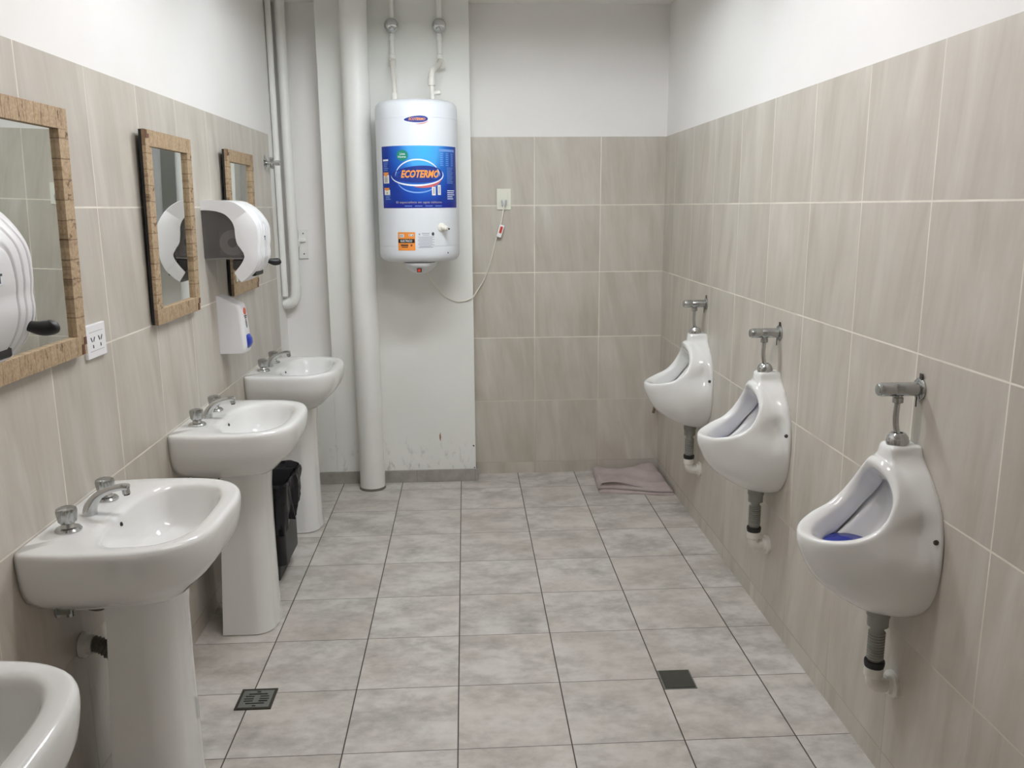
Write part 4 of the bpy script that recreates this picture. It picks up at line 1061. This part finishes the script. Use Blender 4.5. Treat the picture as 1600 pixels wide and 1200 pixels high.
for li, (z, off) in enumerate(levels):
    ring = []
    for k, (x, y) in enumerate(T2):
        a_ = 2 * PI * k / 150
        f_ = max(0, li - 4) / 6
        w_ = (0.004 + 0.010 * f_) * (math.sin(5 * a_ + ph[0] + 2 * f_) + 0.7 * math.sin(11 * a_ + ph[1] - 3 * f_) + 0.5 * math.sin(23 * a_ + ph[2] + 4 * f_)) if li > 4 else 0.002 * math.sin(14 * a_ + ph[3])
        L_ = math.hypot(x - ctr[0], y - ctr[1]); k_ = (L_ + off + max(-0.004, w_) * (1 if li > 4 else 1)) / L_
        bul = 1.0
        zz = z
        if li > 4:
            # hem rises towards the far end, where a loose lobe bulges out
            rise = smooth01((y - 1.20) / 0.26)
            zz = z + f_ * 0.11 * rise + f_ * 0.02 * math.sin(7 * a_ + ph[4])
            if x > -0.80: k_ += 0.10 * math.exp(-((y - 1.42) / 0.05) ** 2) * math.sin(PI * min(1, f_ + 0.1))
        ring.append((ctr[0] + (x - ctr[0]) * k_, ctr[1] + (y - ctr[1]) * k_, zz))
    rb.append(ring)
bg_ = build('bin_bag', *loft(rb, False, False), M['bag'], angle=25)
adopt(bn, bb, bg_)

# ------------------------------------------------------------------ cloth on the floor
def cloth():
    NX, NYY = 46, 40; V = []; F = []
    fl = (0.782, 2.275); frr = (1.195, 2.205); bl = (0.800, 2.660); br = (1.190, 2.672)
    def pt(u, v):
        x = (fl[0] * (1 - u) + frr[0] * u) * (1 - v) + (bl[0] * (1 - u) + br[0] * u) * v
        y = (fl[1] * (1 - u) + frr[1] * u) * (1 - v) + (bl[1] * (1 - u) + br[1] * u) * v
        return x, y
    def height(u, v):
        h = 0.020 + 0.010 * math.sin(3.1 * u + 2.0 * v + 0.6) + 0.007 * math.sin(9 * u - 5 * v) + 0.005 * math.sin(17 * v + 4 * u)
        h += 0.020 * math.exp(-((v - 0.62 - 0.1 * math.sin(4 * u)) / 0.10) ** 2) * smooth01(u * 1.6) + 0.028 * math.exp(-((u - 0.9) / 0.18) ** 2 - ((v - 0.9) / 0.22) ** 2)
        h -= 0.010 * math.exp(-((v - 0.45 + 0.05 * math.sin(3 * u)) / 0.035) ** 2) * smooth01((u - 0.3) * 3)
        return max(0.010, h)
    def sheet(kx, off, z0, front, thick, wav):
        k = len(V)
        for j in range(NYY + 1):
            for i in range(NX + 1):
                u, v = i / NX, j / NYY
                x, y = pt(u, v)
                if j < 3: y += front + wav * math.sin(5.0 * u + 0.4) + 0.004 * math.sin(14 * u)
                e = min(u, 1 - u, v * 1.0, 1 - v)
                edge = smooth01(e / 0.05)
                V.append((x, y, z0 + thick + (height(u, v) * kx) * (0.30 + 0.70 * edge)))
        for j in range(NYY):
            for i in range(NX):
                a_ = k + j * (NX + 1) + i; F.append((a_, a_ + 1, a_ + NX + 2, a_ + NX + 1))
        # underside
        k2 = len(V)
        for j in range(NYY + 1):
            for i in range(NX + 1):
                x, y, z = V[k + j * (NX + 1) + i]; V.append((x, y, max(0.0, z - thick - 0.004 if z0 > 0 else 0.0)))
        for j in range(NYY):
            for i in range(NX):
                a_ = k2 + j * (NX + 1) + i; F.append((a_, a_ + NX + 1, a_ + NX + 2, a_ + 1))
        bd = [j * (NX + 1) for j in range(NYY, 0, -1)] + list(range(NX)) + [j * (NX + 1) + NX for j in range(NYY)] + [NYY * (NX + 1) + i for i in range(NX, 0, -1)]
        for q in range(len(bd)):
            a_, b_ = bd[q], bd[(q + 1) % len(bd)]; F.append((k + a_, k2 + a_, k2 + b_, k + b_))
    sheet(0.25, 0, 0.0, -0.006, 0.007, 0.004)
    sheet(1.0, 0, 0.012, 0.020, 0.006, 0.010)
    o = build('floor_cloth', V, F, M['cloth'], angle=60)
    return tag(o, 'folded mauve grey cloth lying on the floor in the far right corner', 'cloth')
cloth()

# ------------------------------------------------------------------ camera
f_px = 1323.96
yaw, pit, rol = 0.0532928, 0.2061633, -0.00726636
cy_, sy_ = math.cos(yaw), math.sin(yaw); cp_, sp_ = math.cos(pit), math.sin(pit)
fwd = Vector((sy_ * cp_, cy_ * cp_, -sp_)); right = Vector((cy_, -sy_, 0)); up = right.cross(fwd)
r2_ = right * math.cos(rol) + up * math.sin(rol); u2_ = up * math.cos(rol) - right * math.sin(rol)
cam = bpy.data.cameras.new('camera'); co = bpy.data.objects.new('camera', cam); col.objects.link(co)
mt_ = Matrix((r2_, u2_, -fwd)).transposed().to_4x4(); mt_.translation = Vector((0.04913, -2.27497, 1.59555))
co.matrix_world = mt_
cam.sensor_width = 36; cam.lens = 36 * f_px / 1600; cam.clip_start = 0.02
scene.camera = co

# ------------------------------------------------------------------ world and view
w = bpy.data.worlds.new('world'); scene.world = w; w.use_nodes = True
w.node_tree.nodes['Background'].inputs[0].default_value = (0.05, 0.05, 0.05, 1)
w.node_tree.nodes['Background'].inputs[1].default_value = 0.2
scene.view_settings.view_transform = 'Standard'; scene.view_settings.look = 'None'
scene.view_settings.gamma = 1; scene.view_settings.use_curve_mapping = False
scene.view_settings.exposure = 0.30
scene.cycles.use_denoising = True
scene.cycles.max_bounces = 10; scene.cycles.diffuse_bounces = 6; scene.cycles.glossy_bounces = 5
scene.cycles.sample_clamp_indirect = 6.0
